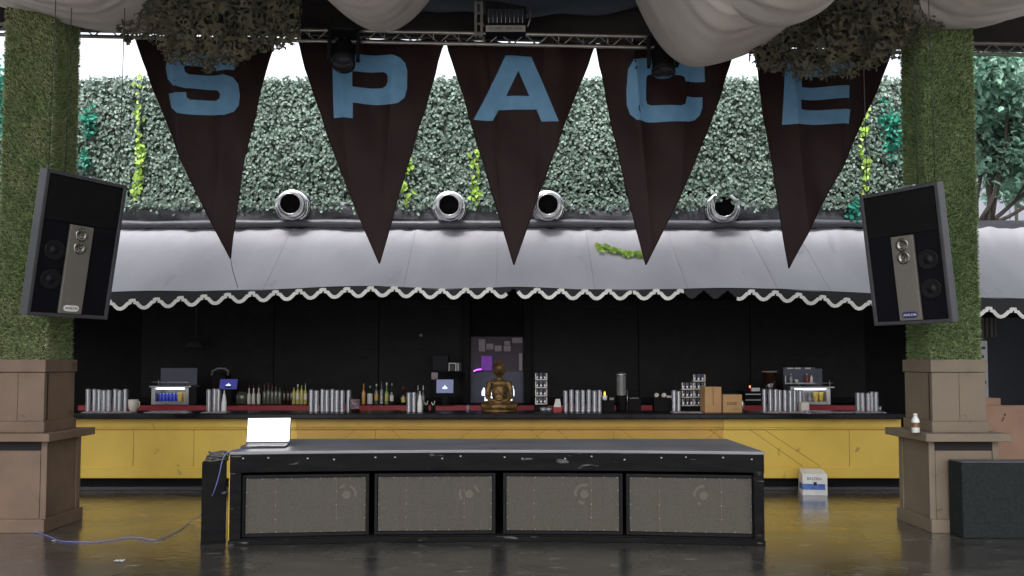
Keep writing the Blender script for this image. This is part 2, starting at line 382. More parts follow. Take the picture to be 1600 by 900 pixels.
# ------------------------------------------------------------------ bar building (fascia, walls, roof, interior)
zbot = at(800, 325, 12).z; ztop = at(800, 121, 12).z
bb = thing('bar_building', 'low dark bar building behind the awning and counter', 'building', (0, 12.5, 0))
def W(mb): mb.v = [(x, y-12.5, z) for x, y, z in mb.v]; return mb
W(MB().bx((-9, 13.1, 0), (9.5, 13.25, 3.6))).build('back_wall', m_void, bb)
for x0, x1 in ((-6.3, -4.06), (-4.04, -2.28), (-2.26, -.78), (.28, 2.14), (2.16, 4.04), (4.06, 6.0)):
    mb = MB().bx((x0, 13.09, 1.15), (x1, 13.095, 2.8))
    for k in range(30): mb.bx((x0, 13.06, 1.2+k*.052), (x1, 13.089, 1.2+k*.052+.044))
    W(mb).build('slatted_shutter', m_shutter, bb)
W(MB().bx((-9, 12.02, 3.05), (9.5, 13.25, 3.2))).build('ceiling', m_void, bb)
W(MB().bx((-9, 12.03, 3.2), (6.5, 12.15, zbot+.3))).build('fascia_wall', m_void, bb)
W(MB().bx((6.5, 12.03, 3.2), (9.5, 13.3, at(800, 329, 12).z-.15))).build('flat_roof', m_tarp, bb)
W(MB().bx((-9.1, 10.6, 0), (-8.95, 13.2, 3.05))).build('end_wall', m_void, bb)
W(MB().bx((9.5, 10.6, 0), (9.65, 13.2, 3.05))).build('end_wall', m_void, bb)
for u in (729, 824):
    x = at(u, 560, 12.98).x; W(MB().bx((x-.06, 12.9, 0), (x+.06, 13.06, 3.05))).build('post', m_black, bb, .005)
# dark sheeting strip under the hedge with the rolled cloth casing
z1, z2 = at(800, 345, 12).z, at(800, 318, 12).z
tp = thing('sheeting_strip', 'dark grey plastic sheeting strip running under the ivy with vent pipes through it', 'sheeting', (0, 12.015, z1))
MB().grid(lambda s, t: Vector((-8.6+s*15.6, -.02-.03*abs(math.sin(s*70))*math.sin(math.pi*t)-.02*math.sin(s*31+t*3), t*(z2-z1)+.02*math.sin(s*19))), 240, 8).build('sheet', m_tarp, tp)

# awning
aw = thing('awning', 'long grey vinyl awning with dark valance and white scalloped trim over the bar', 'awning', (0, 12, z1))
def lerp_tab(tab, u):
    for (a0, b0), (a1, b1) in zip(tab, tab[1:]):
        if u <= a1: return b0+(b1-b0)*max(0, u-a0)/(a1-a0)
    return tab[-1][1]
EDGE = [(-150,462),(130,457),(200,456),(300,455),(450,451),(590,447),(690,451),(800,449),(900,452),(1000,452),(1120,451),(1220,451),(1360,458),(1500,463),(1650,468),(1900,470)]
VALH = [(-150,18),(200,14),(300,9),(400,5),(500,3),(620,2),(800,2),(1000,2),(1180,4),(1280,9),(1360,14),(1500,17),(1900,18)]
YE = 10.6; zt_aw = at(800, 356, 11.95).z-z1
U0, U1 = -130, 1790
def awn(s, t):
    u = U0+(U1-U0)*s
    e = at(u, lerp_tab(EDGE, u), YE)
    top = Vector((e.x, 11.95, z1+zt_aw-.003*u*0))
    p = top.lerp(e, t)
    p.z += -.02*math.sin(math.pi*t)+.012*math.sin(u*.021+t*3)*t+.006*math.sin(u*.09+t*7)*math.sin(math.pi*t)
    p.z += .014*math.sin(u*.11+3*math.sin(t*2.2+u*.02))*(1-t)**2+.010*math.sin(u*.047-t*6)*math.sin(math.pi*t)+.006*math.sin(u*.23+t*11)*(1-t)
    p.z += .030*math.sin(math.pi*min(1, max(0, ((u-265) % 190)/190)))*-t*(1-t)*2
    p.z += -.035*math.exp(-((u-730)/40)**2)*t*(1-t)*4 - .03*math.exp(-((u-545)/30)**2)*(1-t)*t*4
    return p-Vector((0, 12, z1))
MB().grid(awn, 420, 26).build('canopy_cloth', m_awn, aw)
m_seam = mat('awning seam', (.31,.305,.335), rough=.6)
for u in (90, 410, 630, 775, 930, 1075, 1215, 1300, 1545):
    s = (u-U0)/(U1-U0); MB().tube([awn(s, t)+Vector((0, -.001, .001)) for t in [k/14 for k in range(15)]], .0035, 4).build('seam', m_seam, aw)
rz_ = at(800, 350, 11.9).z-z1
MB().tube([Vector((-8.6+k*.6, -.10+.012*math.sin(k*1.7), rz_+.01*math.sin(k*.9))) for k in range(27)], [.065+.012*math.sin(k*2.1) for k in range(27)], 10).build('rolled_casing', m_tarp, aw)
MB().tube([awn(k/60, 1)+Vector((0, .03, -.02)) for k in range(61)], .02, 6).build('front_rail', m_black, aw)
P7 = [(0,0),(.15,0),(.15,-.28),(.25,-.33),(.34,-.66),(.45,-.94),(.56,-1),(.67,-.9),(.78,-.62),(.87,-.33),(.97,-.28),(.97,0)]
GAPS = [(793, 806), (985, 991), (1068, 1150)]
def trim_pts():
    u = U0
    while u < U1:
        for p, o in P7: yield u+p*37.2, o
        u += 37.2
pts = list(trim_pts())
def val_v(u): return lerp_tab(EDGE, u)+lerp_tab(VALH, u)
mb = MB(); seg = []; runs = []
for (u, o) in pts:
    if any(g0 < u < g1 for g0, g1 in GAPS):
        if len(seg) > 1: runs.append(seg)
        seg = []
    else: seg.append((u, o))
runs.append(seg)
vmb = MB()
for run in runs:
    c = [at(u, val_v(u)-o*12.5+0*u, YE-.012) for u, o in run]
    n = len(c); vs = []; fs = []
    for i, p in enumerate(c):
        t = (c[min(i+1, n-1)]-c[max(i-1, 0)]); t.y = 0; t.normalize(); nn = Vector((-t.z, 0, t.x))*.0245
        for q, dy in ((nn, 0), (-nn, 0), (-nn, .008), (nn, .008)): vs.append(p+q+Vector((0, dy+.01*math.sin(p.x*5), 0))-Vector((0, 12, z1)))
    for i in range(n-1):
        for k in range(4): fs.append((i*4+k, i*4+(k+1) % 4, (i+1)*4+(k+1) % 4, (i+1)*4+k))
    mb.add(vs, fs)
for i in range(len(pts)-1):
    (u0, o0_), (u1, o1_) = pts[i], pts[i+1]
    q = [at(u0, lerp_tab(EDGE, u0), YE), at(u1, lerp_tab(EDGE, u1), YE), at(u1, val_v(u1)-o1_*12.5, YE), at(u0, val_v(u0)-o0_*12.5, YE)]
    for p in q: p.y += .01*math.sin(p.x*5); 
    vmb.add([p-Vector((0, 12, z1)) for p in q], [(3, 2, 1, 0)])
vmb.build('valance', m_val, aw, solid=.004)
mb.build('scalloped_trim', m_trim, aw)

# ------------------------------------------------------------------ ivy hedge wall, vines
hw = thing('ivy_wall', 'tall wall of grey green artificial ivy above the awning', 'hedge', (0, 12.06, zbot))
HX0, HX1 = -8.6, 6.42; HH = ztop-zbot
MB().bx((HX0, 0, -.02), (HX1, .08, HH-.03)).build('backing_board', m_hback, hw)
mb = MB()
NL = 40000
for i in range(NL):
    x = rnd.uniform(HX0, HX1); z = rnd.uniform(-.03, HH)+rnd.uniform(-.03, .03)-(.09*rnd.random()**2 if rnd.random() < .25 else 0)
    clump = math.sin(x*3.1+z*1.3)+math.sin(x*1.3-z*2.9+2)
    y = -rnd.uniform(.0, .10)-.015*clump-(.06 if z < .15 else .01)
    if abs((x*1.9+.06*math.sin(z*5)) % 1-.5) > .475 and rnd.random() < .6: continue
    if math.sin(x*2.3+1.1*math.sin(z*4))*math.sin(z*3.1+x*.7) > .93 and rnd.random() < .5: continue
    leaf_mesh(mb, (x, y, z), (rnd.gauss(0, .3), -1, rnd.gauss(.25, .28)), rnd.uniform(.04, .078), rnd.gauss(math.pi, .7), rnd.uniform(.06, .22))
mb.build('foliage', m_leaf, hw)
def vine(u, v0, v1, label, n=70, mt=None):
    p0, p1 = at(u, v0, 11.95), at(u, v1, 11.95)
    t = thing('ivy_strand', label, 'vine', p0, group='bright vine strands hanging over the ivy wall')
    mb = MB(); st = []
    for k in range(25):
        s = k/24; st.append(Vector((.03*math.sin(s*9+u), 0, (p1.z-p0.z)*s)))
    MB().tube(st, .005, 5).build('stem', m_bark, t)
    for k in range(n):
        s = rnd.random(); q = st[int(s*24)]
        leaf_mesh(mb, q+Vector((rnd.gauss(0, .04), -rnd.uniform(.01, .06), rnd.uniform(-.04, .04))), (rnd.gauss(0, .4), -1, rnd.gauss(.2, .4)), rnd.uniform(.06, .11), rnd.gauss(math.pi, .6))
    mb.build('leaves', mt or m_vine, t)
vine(222, 120, 318, 'long bright yellow green vine strand between the left pillar and the letter S pennant', 75)
vine(634, 235, 322, 'short bright green vine strand between the P and A pennants, beside the P', 40)
vine(743, 235, 322, 'short bright green vine strand right against the left edge of the A pennant', 42)
vine(1346, 175, 305, 'bright yellow green vine strand between the letter E pennant and the right pillar', 50)
for u, v, w_, lb in ((138, 190, .16, 'small teal leaf tuft beside the upper left pillar'), (131, 250, .12, 'lower teal leaf tuft just above the left hanging speaker'), (4, 150, .4, 'teal green leaf tuft at the far left edge beyond the pillar'), (1394, 205, .32, 'teal green leaf tuft beside the right pillar'), (1334, 330, .14, 'small teal leaf tuft at the foot of the ivy beside the right speaker')):
    p = at(u, v, 11.9); mb = MB()
    for k in range(int(60*w_/.16)):
        lc = Vector((rnd.gauss(0, w_*.35), rnd.uniform(-.05, .05), max(-1.6*w_, min(1.6*w_, rnd.gauss(0, w_*.7)))))
        mb.tube([(0, .03, lc.z*.9), lc], .003, 4)
        leaf_mesh(mb, lc, (rnd.gauss(0, .5), -1, rnd.gauss(.3, .5)), rnd.uniform(.06, .1), rnd.gauss(math.pi, 1))
    mb.tube([(0, .03, -1.6*w_), (0, .03, 1.6*w_)], .005, 5)
    tag(mb.build('leaf_tuft', m_teal, loc=p), lb, 'foliage')
# fallen sprig lying on the awning
mb = MB(); s0 = (945-U0)/(U1-U0); s1 = (1022-U0)/(U1-U0)
for k in range(85):
    q = rnd.random(); p = awn(s0+(s1-s0)*q, .34+.16*q+rnd.gauss(0, .03)*(1-q*.5))+Vector((0, 12-.01, z1+.025))
    leaf_mesh(mb, p-at(984, 396, 11.4), (rnd.gauss(0, .4), -.8, 1+rnd.gauss(0, .4)), rnd.uniform(.06, .11), rnd.uniform(0, 6.3))
tag(mb.build('fallen_sprig', m_vine, loc=at(984, 396, 11.4)), 'bright green ivy sprig lying on the grey awning near the C pennant tip', 'vine')

# vent pipes
for u, v, lb in ((455, 320, 'silver vent pipe between the S and P pennants'), (702, 322, 'silver vent pipe between the P and A pennants'), (856, 321, 'silver vent pipe half hidden by the right edge of the A pennant'), (1131, 324, 'silver vent pipe right of the C pennant with ivy hanging over its mouth')):
    p = at(u, v, 11.72)
    t = thing('vent_pipe', lb, 'vent pipe', p, group='vent pipes along the foot of the ivy wall')
    d = Vector((-p.x*.045, -1, -.06)).normalized(); M_ = d.to_track_quat('Z', 'Y').to_matrix().to_4x4()
    MB().lathe([(.262,-.24),(.27,-.22),(.27,-.19),(.255,-.18),(.235,-.17)], 28, M_, False).lathe([(.235,-.17),(.0,-.17)], 28, M_, False).build('flange', m_chrome, t)
    MB().lathe([(.225,-.2),(.225,-.05),(.215,-.045),(.2,-.02),(.2,.06),(.19,.065)], 28, M_, False).build('collar', m_chrome, t)
    MB().lathe([(.165,.0),(.165,.12),(.158,.125),(.15,.12),(.15,.0)], 28, M_, False).lathe([(.2,.06),(.165,.05)], 28, M_, False).build('mouth_ring', m_chrome, t)
    MB().lathe([(.15,.115),(.148,-.15),(.0,-.16)], 24, M_, False).build('inside', m_pipein, t)
mb = MB()
p = at(1131, 308, 11.55)
for k in range(60):
    leaf_mesh(mb, (rnd.gauss(.02, .14), rnd.uniform(-.06, .06), rnd.gauss(.05, .055)), (rnd.gauss(0, .4), -1, rnd.gauss(.3, .4)), rnd.uniform(.06, .1), rnd.gauss(math.pi, .7))
tag(mb.build('drooping_ivy', m_leaf, loc=p), 'ivy tuft drooping over the mouth of the rightmost vent pipe', 'foliage')

# pale building, pole and tree on the right
bw = thing('pale_building', 'pale grey building wall behind the tree at the right edge', 'building', (10.9, 17, 0))
zt = at(1590, 134, 17).z
MB().bx((-1.6, 0, 0), (4, 3, zt)).build('wall', m_pale, bw)
mb = MB()
for k in range(12): mb.bx((-1.6+k*.45, -.03, 0), (-1.56+k*.45, .01, zt-.05))
mb.build('wall_ribs', m_pale, bw)
MB().bx((-1.66, -.06, zt), (4.05, 3, zt+.08)).build('coping', m_pale, bw)
p0 = at(1590, 400, 14.5); p1 = at(1589, 148, 14.5)
t = thing('lamp_pole', 'thin dark pole in front of the pale building at right', 'pole', (p0.x, 14.5, 0))
MB().tube([(0, 0, 0), (0, 0, p1.z)], .03, 8).build('shaft', m_bark, t)
MB().tube([(0, 0, p1.z-.08), (-.2, 0, p1.z+.02), (-.3, 0, p1.z+.06)], .02, 6).tube([(0, 0, p1.z-.05), (.08, 0, p1.z+.05)], .015, 6).build('arm', m_bark, t)
tb = at(1535, 425, 12.6); tb.z = at(800, 329, 12).z-.12; rnd.seed(21)
t = thing('potted_tree', 'leafy multi stemmed green tree standing right of the right pillar', 'tree', tb)
mb = MB(); tips = []
def branch(p, d, r, ln, lev):
    pts = [p]; rr = [r]
    for k in range(5):
        d = (d+Vector((rnd.gauss(0, .13), rnd.gauss(0, .13), .04))).normalized(); p = p+d*ln/5; pts.append(p); rr.append(r*(1-.12*(k+1)))
        if lev < 3 and k >= 1 and rnd.random() < .8:
            branch(p, (d+Vector((rnd.gauss(0, .55), rnd.gauss(0, .5), rnd.gauss(.1, .3)))).normalized(), r*.55, ln*.58, lev+1)
        if lev >= 1: tips.append(p)
    mb.tube(pts, rr, 6)
for dx, dz, ln in ((.12, 1, 2.0), (-.06, 1, 2.2), (.3, 1, 1.9), (.5, .9, 1.8), (.7, .5, 1.5), (1.0, .35, 1.5), (.2, 1, 1.1)):
    branch(Vector((rnd.uniform(-.1, .15), rnd.uniform(-.1, .1), 0)), Vector((dx, rnd.gauss(0, .1), dz)).normalized(), .04, ln, 0)
mb.build('trunk', m_bark, t)
mb = MB()
for q in tips:
    for k in range(9):
        c = q+Vector((rnd.gauss(0, .15), rnd.gauss(0, .15), rnd.gauss(0, .13)))
        if c.z < .1: continue
        leaf_mesh(mb, c, (rnd.gauss(0, .6), rnd.gauss(-.6, .5), rnd.gauss(.6, .4)), rnd.uniform(.09, .17), rnd.gauss(math.pi, .8), .2, .5)
mb.build('crown', m_tree, t)

# ------------------------------------------------------------------ pillars
def make_pillar():
    t = thing('turf_pillar', '', 'pillar', (0, 0, 0), group='turf covered pillars with brown pedestals')
    def slab(name, h, z0, z1_, m=m_brown, cx=0, cy=0, bev=.006): return MB().bx((cx-h, cy-h, z0), (cx+h, cy+h, z1_)).build(name, m, t, bev)
    slab('base_board', .355, 0, .135)
    slab('lower_box', .315, .135, .925)
    mb = MB()
    for s in (-1, 1):     # corner boards leave a recessed slot under the ledge
        mb.bx((s*.325-.03, -.332, .135), (s*.325+.03, -.3155, .925)); 
        mb.bx((-.332, s*.29-.04, .135), (-.3155, s*.29+.04, .925)); mb.bx((.3155, s*.29-.04, .135), (.332, s*.29+.04, .925))
    mb.bx((-.285, -.325, .135), (.285, -.3155, .82))
    mb.build('corner_boards', m_brown, t, .004)
    MB().bx((-.295, -.318, .825), (.295, -.3156, .92)).build('slot', m_slot, t)
    slab('ledge', .43, .925, 1.005)
    slab('upper_skirt', .292, 1.005, 1.12)
    slab('upper_box', .275, 1.12, 1.62)
    MB().bx((.0015, -.2768, 1.13), (.005, -.274, 1.61)).bx((-.28, -.23, 1.13), (-.2752, -.215, 1.61)).bx((.2752, -.23, 1.13), (.28, -.215, 1.61)).build('panel_joint', m_slot, t)
    slab('cap', .29, 1.625, 1.755)
    MB().bx((-.243, -.243, 1.755), (.243, .243, 5.9)).build('turf_backing', m_turfb, t)
    mb = MB()
    for f in range(4):
        Rz = Matrix.Rotation(f*math.pi/2, 3, 'Z'); n = 30000 if f in (0, 1, 3) else 5000
        for k in range(n):
            a = rnd.uniform(-.245, .245); z = 1.745+rnd.random()*3.7
            d = Vector((rnd.gauss(0, .5), -1, rnd.gauss(.25, .6))).normalized(); ln = rnd.uniform(.022, .045)
            p = Vector((a, -.243, z)); w = Vector((rnd.gauss(0, 1), 0, rnd.gauss(0, 1))).normalized()*.006
            mb.add([Rz @ (p-w), Rz @ (p+w), Rz @ (p+d*ln)], [(0, 1, 2)])
    mb.build('turf', m_turf, t)
    return t
pil = make_pillar()
pil.location = (-5.09, 8.2, 0); pil['label'] = 'green turf pillar on a brown pedestal at the left, beside the yellow bar end'
m_tanp = mat('tan pedestal paint', (.19,.148,.105), rough=.6, c2=(.165,.128,.09), ns=3, bump=.12, bs=180, wear=(.095,.07,.047), wt=.68, wns=6)
m_turf2 = mat('green turf', (.175,.255,.112), rough=.75, c2=(.25,.31,.145), ns=3, island=.7, spec=.25)
pil2 = copy_tree(pil, (4.60, 8.2, 0), 'green turf pillar on a tan pedestal at the right, with a bottle on its ledge')
for c in pil2.children:
    if c.data.materials[0] == m_brown: c.material_slots[0].link = 'OBJECT'; c.material_slots[0].material = m_tanp
    if c.data.materials[0] == m_turf: c.material_slots[0].link = 'OBJECT'; c.material_slots[0].material = m_turf2
p = Vector((-5.40, 7.86, 1.005))
tag(MB().lathe([(.05,0),(.055,.02),(.05,.09),(.03,.12),(.0,.125)], 12).build('dark_cup', m_black, loc=p), 'small dark cup on the ledge at the far left edge', 'cup')

# hanging speakers
def make_speaker(name_label, loc, yaw, pitch, w, h, badge_m, text_m, mirror):
    t = thing('hanging_speaker', name_label, 'speaker', loc, group='large speakers hung in front of the pillars')
    t.rotation_euler = Matrix.Rotation(yaw, 3, 'Z').__matmul__(Matrix.Rotation(pitch, 3, 'X')).to_euler()
    fw = .035
    def fr(x0, x1, z0, z1_, y0=-.0, y1=.12): return ((x0, y0, z0), (x1, y1, z1_))
    MB().bx(*fr(-w/2, -w/2+fw, -h/2, h/2)).bx(*fr(w/2-fw, w/2, -h/2, h/2)).bx(*fr(-w/2+fw, w/2-fw, h/2-fw, h/2)).bx(*fr(-w/2+fw, w/2-fw, -h/2, -h/2+fw)).build('rim', m_rim, t, .006)
    # tapered cabinet behind the rim
    a, b, c, e = w/2-.004, h/2-.004, w/2-.26, h/2-.05
    mb = MB(); mb.add([(-a,.1,-b),(a,.1,-b),(a,.1,b),(-a,.1,b),(-c,.5,-e),(c,.5,-e),(c,.5,e),(-c,.5,e)], [(0,1,2,3),(4,7,6,5),(0,4,5,1),(1,5,6,2),(2,6,7,3),(3,7,4,0)])
    mb.build('cabinet', m_spk, t, .006)
    iw, ih = w/2-fw, h/2-fw
    MB().bx((-iw, .02, -ih), (iw, .03, ih)).build('grille', m_cloth, t)
    # horn bay, a little paler than the cloth below it
    MB().bx((-iw+.01, .008, h*.165), (iw-.01, .0195, ih-.01)).build('horn_panel', m_black, t, .004)
    M_ = FRONT
    vs = [(-.13,.0075,h*.24),(.13,.0075,h*.24),(.13,.0075,h*.40),(-.13,.0075,h*.40),(-.05,.0195,h*.29),(.05,.0195,h*.29),(.05,.0195,h*.36),(-.05,.0195,h*.36)]
    MB().add(vs, [(0,1,5,4),(1,2,6,5),(2,3,7,6),(3,0,4,7),(4,5,6,7)]).build('horn', m_cloth, t)
    sw = w*.28/2; zb_, zt_ = -ih+.004, h*.155
    MB().bx((-sw, -.014, zb_), (sw, .0195, zt_)).build('centre_strip', m_strip, t, .006)
    for zz in (zt_-.085, zt_-.21):
        dr = MB().lathe([(.062,0),(.064,.006),(.055,.01),(.035,.004),(.03,-.0005),(.012,.0),(.0,.003)], 20, Matrix.Translation((0, -.0145, zz)) @ M_, False).build('driver', m_brass, t)
    for zz in (-.05, -.33):
        xx = mirror*(sw+.105)
        MB().lathe([(.095,.004),(.1,.009),(.092,.012),(.06,.003),(.035,.002),(.03,.01),(.0,.014)], 24, Matrix.Translation((xx, .0195, zz)) @ M_, False).build('woofer', mat('woofer cone', (.0065,.0065,.008), rough=.5, spec=.25), t)
    Mb = Matrix.Translation((0, -.0145, zb_+.055)) @ M_
    rr = []
    for k in range(24):
        an = 2*math.pi*k/24; rr.append((.045*math.copysign(1, math.cos(an))+.03*math.cos(an), .03*math.sin(an)))
    nb = len(rr)
    bd = MB().add([(*p, .004) for p in rr]+[(*p, -.004) for p in rr], [tuple(range(nb))]+[(k, nb+k, nb+(k+1) % nb, (k+1) % nb) for k in range(nb)], M=Mb).build('badge', badge_m, t)
    text_part('AVALON', .034, 'badge_lettering', text_m, bd, Mb @ Matrix.Translation((0, 0, .0055)), .92, .001)
    mb = MB()
    inv = t.rotation_euler.to_matrix().inverted()
    for xx, yy in ((-w/2+.05, .06), (w/2-.05, .06), (0, .4)):
        top = Vector((xx, yy, h/2-.03)); wt = inv @ Vector((.05*mirror, .15, 3.0))
        mb.tube([top, top+wt], .004, 5)
    mb.build('hanging_cable', m_cableb, t)
    MB().box((w*.12, .06, h/2+.006), (.10, .05, .015)).build('fly_bracket', m_steel, t)
    return t
make_speaker('large black speaker hung in front of the left pillar, white badge on its strip', (-4.195, 7.4, 2.832), R(61), R(11.6), .80, 1.374, m_white, m_subg, -1)
make_speaker('large black speaker hung in front of the right pillar, navy badge on its strip', (3.798, 7.4, 2.744), R(-55.3), R(10), .767, 1.319, m_navy, m_white, 1)

# ------------------------------------------------------------------ bar counter
XL, XR = at(60, 645, 10.42).x, at(1412, 645, 10.42).x
ZC = 1.046; YB = 10.46
br_ = thing('bar_counter', 'long bar counter with yellow board front and black top', 'bar counter', (0, YB, 0))
MB().bx((XL, -.13, ZC-.075), (XR, .62, ZC)).build('counter_top', m_count, br_, .014)
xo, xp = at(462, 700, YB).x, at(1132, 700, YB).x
m_och = mat('ochre middle boards', (.54,.315,.045), rough=.45, c2=(.48,.275,.038), ns=2.4, det=6, bump=.08, bs=40, wear=(.36,.2,.04), wt=.70, wns=8)  # middle boards take a darker, more orange tone than the ends
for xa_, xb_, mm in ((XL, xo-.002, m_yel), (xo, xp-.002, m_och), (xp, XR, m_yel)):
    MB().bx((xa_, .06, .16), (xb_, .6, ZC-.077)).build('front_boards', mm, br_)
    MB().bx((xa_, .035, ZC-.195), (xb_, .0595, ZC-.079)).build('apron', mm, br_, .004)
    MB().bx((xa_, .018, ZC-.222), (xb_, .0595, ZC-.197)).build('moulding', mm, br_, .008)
mb = MB(); x = XL
for wd in (3.1, 2.2, 3.3, 4.0):
    x2 = min(XR, x+wd); mb.bx((x, .036, .162), (x2-.004, .0595, .315)); x = x2
mb.build('skirting', m_yel, br_, .006)
MB().bx((XL, .14, 0), (XR, .6, .158)).build('toe_kick', m_black, br_)
MB().bx((XL, .02, 0), (XR, .139, .045)).build('foot_plinth', mat('scuffed grey paint', (.05,.05,.053), rough=.5, ns=9), br_, .006)
for u, dx in ((205, 0), (300, 0), (520, .3), (585, 0), (640, -.25), (700, .32), (755, .3), (815, .34), (862, -.3), (905, -.3), (960, 0), (1010, -.34), (1090, .3), (1150, -.35), (1215, -.36), (1240, -.38), (1330, 0), (380, .34)):
    xx = at(u, 700, YB).x
    a_, b_ = Vector((xx-dx, .0582, .32)), Vector((xx+dx, .0582, ZC-.225))
    MB().tube([a_, b_], .003, 4).build('board_joint', m_joint, br_)
bk = thing('back_bar', 'back counter with red front edge behind the bar', 'counter', (0, 11.9, 0))
ZB = 1.08
MB().bx((XL-.3, 0, .9), (XR+.35, .03, ZB-.008)).build('red_front', m_red, bk)
MB().bx((XL-.3, .032, .05), (XR+.35, .7, ZB)).build('cabinet', m_black, bk)

# low tan wall at right, step, perforated upright
lw = thing('tan_wall', 'low pinkish tan wall with black scuffs beside the right pedestal', 'wall', (0, 10.3, 0))
xa = at(1500, 640, 10.3).x
MB().bx((xa, 0, 0), (9.4, .15, at(1570, 634, 10.3).z)).build('wall_panel', m_tan, lw, .008)
MB().bx((at(1530, 630, 10.5).x, .16, 0), (at(1561, 630, 10.5).x, .4, at(1550, 622, 10.5).z)).build('step_block', m_tan, lw, .006)
MB().box((at(1567, 655, 10.3).x, -.001, at(1567, 655, 10.3).z), (.012, .004, .07), Matrix.Rotation(.5, 3, 'Y')).box((at(1570, 648, 10.3).x, -.001, at(1570, 648, 10.3).z), (.02, .004, .03)).box((at(1555, 708, 10.3).x, -.001, at(1555, 708, 10.3).z), (.03, .004, .09), Matrix.Rotation(-.4, 3, 'Y')).build('scuff', m_ink, lw)
p = at(1537, 600, 11.2)
t = thing('shelf_upright', 'grey perforated metal upright in the dark doorway behind the right pillar', 'post', (p.x, 11.2, 0))
MB().bx((-.05, -.03, 0), (.05, .03, 2.05)).build('rail', mat('grey painted steel', (.30,.30,.33), rough=.6), t, .004)
mb = MB()
for k in range(14): mb.bx((-.056, -.036, .3+k*.125), (-.004+.02*(k % 2), -.0305, .34+k*.125))
mb.build('slots', m_ink, t)
p = at(1545, 512, 11.6)
tag(MB().bx((-.12, 0, -.14), (-.075, .02, .14)).bx((-.05, 0, -.14), (-.005, .02, .14)).bx((.02, 0, -.14), (.065, .02, .14)).bx((.085, 0, -.14), (.12, .02, .14)).bx((-.12, .02, -.02), (.12, .03, .02)).build('louvre', mat('brown louvre', (.06,.05,.04), rough=.7), loc=p), 'small brown louvre hanging in the dark right of the right pillar', 'louvre')
p = at(1575, 560, 13.0)
t = thing('dark_door', 'dark blue grey door in the back wall at the far right', 'door', (p.x, 13.02, 0))
MB().bx((-.5, 0, 0), (.6, .05, 2.5)).build('leaf', mat('dark door paint', (.02,.024,.032), rough=.4), t, .006)
MB().bx((-.56, -.01, 0), (-.5, .055, 2.56)).bx((-.56, -.01, 2.5), (.66, .055, 2.56)).build('frame', m_black, t)

# ------------------------------------------------------------------ stage with subwoofers
def front_y(x): return 7.29+.17*(1-min(1, ((x+.145)/2.525)**2))
ZS = .88; XSL, XSR = -2.67, 2.385
st = thing('low_stage', 'low black dance stage holding four subwoofers behind its open front', 'stage', (0, 7.29, 0))
def arc_slab(x0, x1, z0, z1_, yback, off=0, n=24):
    vs = []; fs = []
    for k in range(n+1):
        x = x0+(x1-x0)*k/n; y = front_y(x)-7.29+off
        yb = yback if yback > 1 else y+yback
        vs += [(x, y, z0), (x, y, z1_), (x, yb, z1_), (x, yb, z0)]
    for k in range(n):
        for j in range(4): fs.append((k*4+j, k*4+(j+1) % 4, (k+1)*4+(j+1) % 4, (k+1)*4+j)[::-1])
    fs += [(0,1,2,3), tuple(n*4+j for j in (3,2,1,0))]
    return MB().add(vs, fs)
arc_slab(XSL, XSR, ZS-.03, ZS, 1.28).build('deck', m_stagetop, st, .006)
arc_slab(XSL+.004, XSR-.004, ZS-.20, ZS-.032, .05, .008).build('fascia', m_stage, st, .004)
arc_slab(XSL+.002, XSR-.002, 0, .05, .1, -.004).build('plinth', m_stage, st, .006)
arc_slab(XSL+.03, XSR-.03, .05, .062, 1.2, .02).build('shelf', m_black, st)
MB().bx((XSL+.004, .02, .051), (XSL+.11, 1.27, ZS-.0325)).build('side_panel', m_stage, st, .005)
MB().bx((XSR-.10, .02, .051), (XSR-.004, 1.27, ZS-.0325)).build('side_panel', m_stage, st, .005)
MB().bx((XSL+.11, 1.2, .05), (XSR-.11, 1.26, ZS-.032)).build('back_panel', m_black, st)
MB().bx((XSL-.007, .03, .003), (XSL-.002, .036, ZS-.035)).build('edge_strip', m_yel, st)
mb = MB()
for k in range(17):
    x = XSL+.06+k*(XSR-XSL-.1)/16+rnd.uniform(-.08, .08)
    mb.box((x, front_y(x)-7.29+.0065, ZS-.06-rnd.random()*.03), (.016, .006, .012))
mb.build('fascia_nails', m_screw, st)
EM = [(543, 770), (733, 770), (913, 772), (1096, 774)]
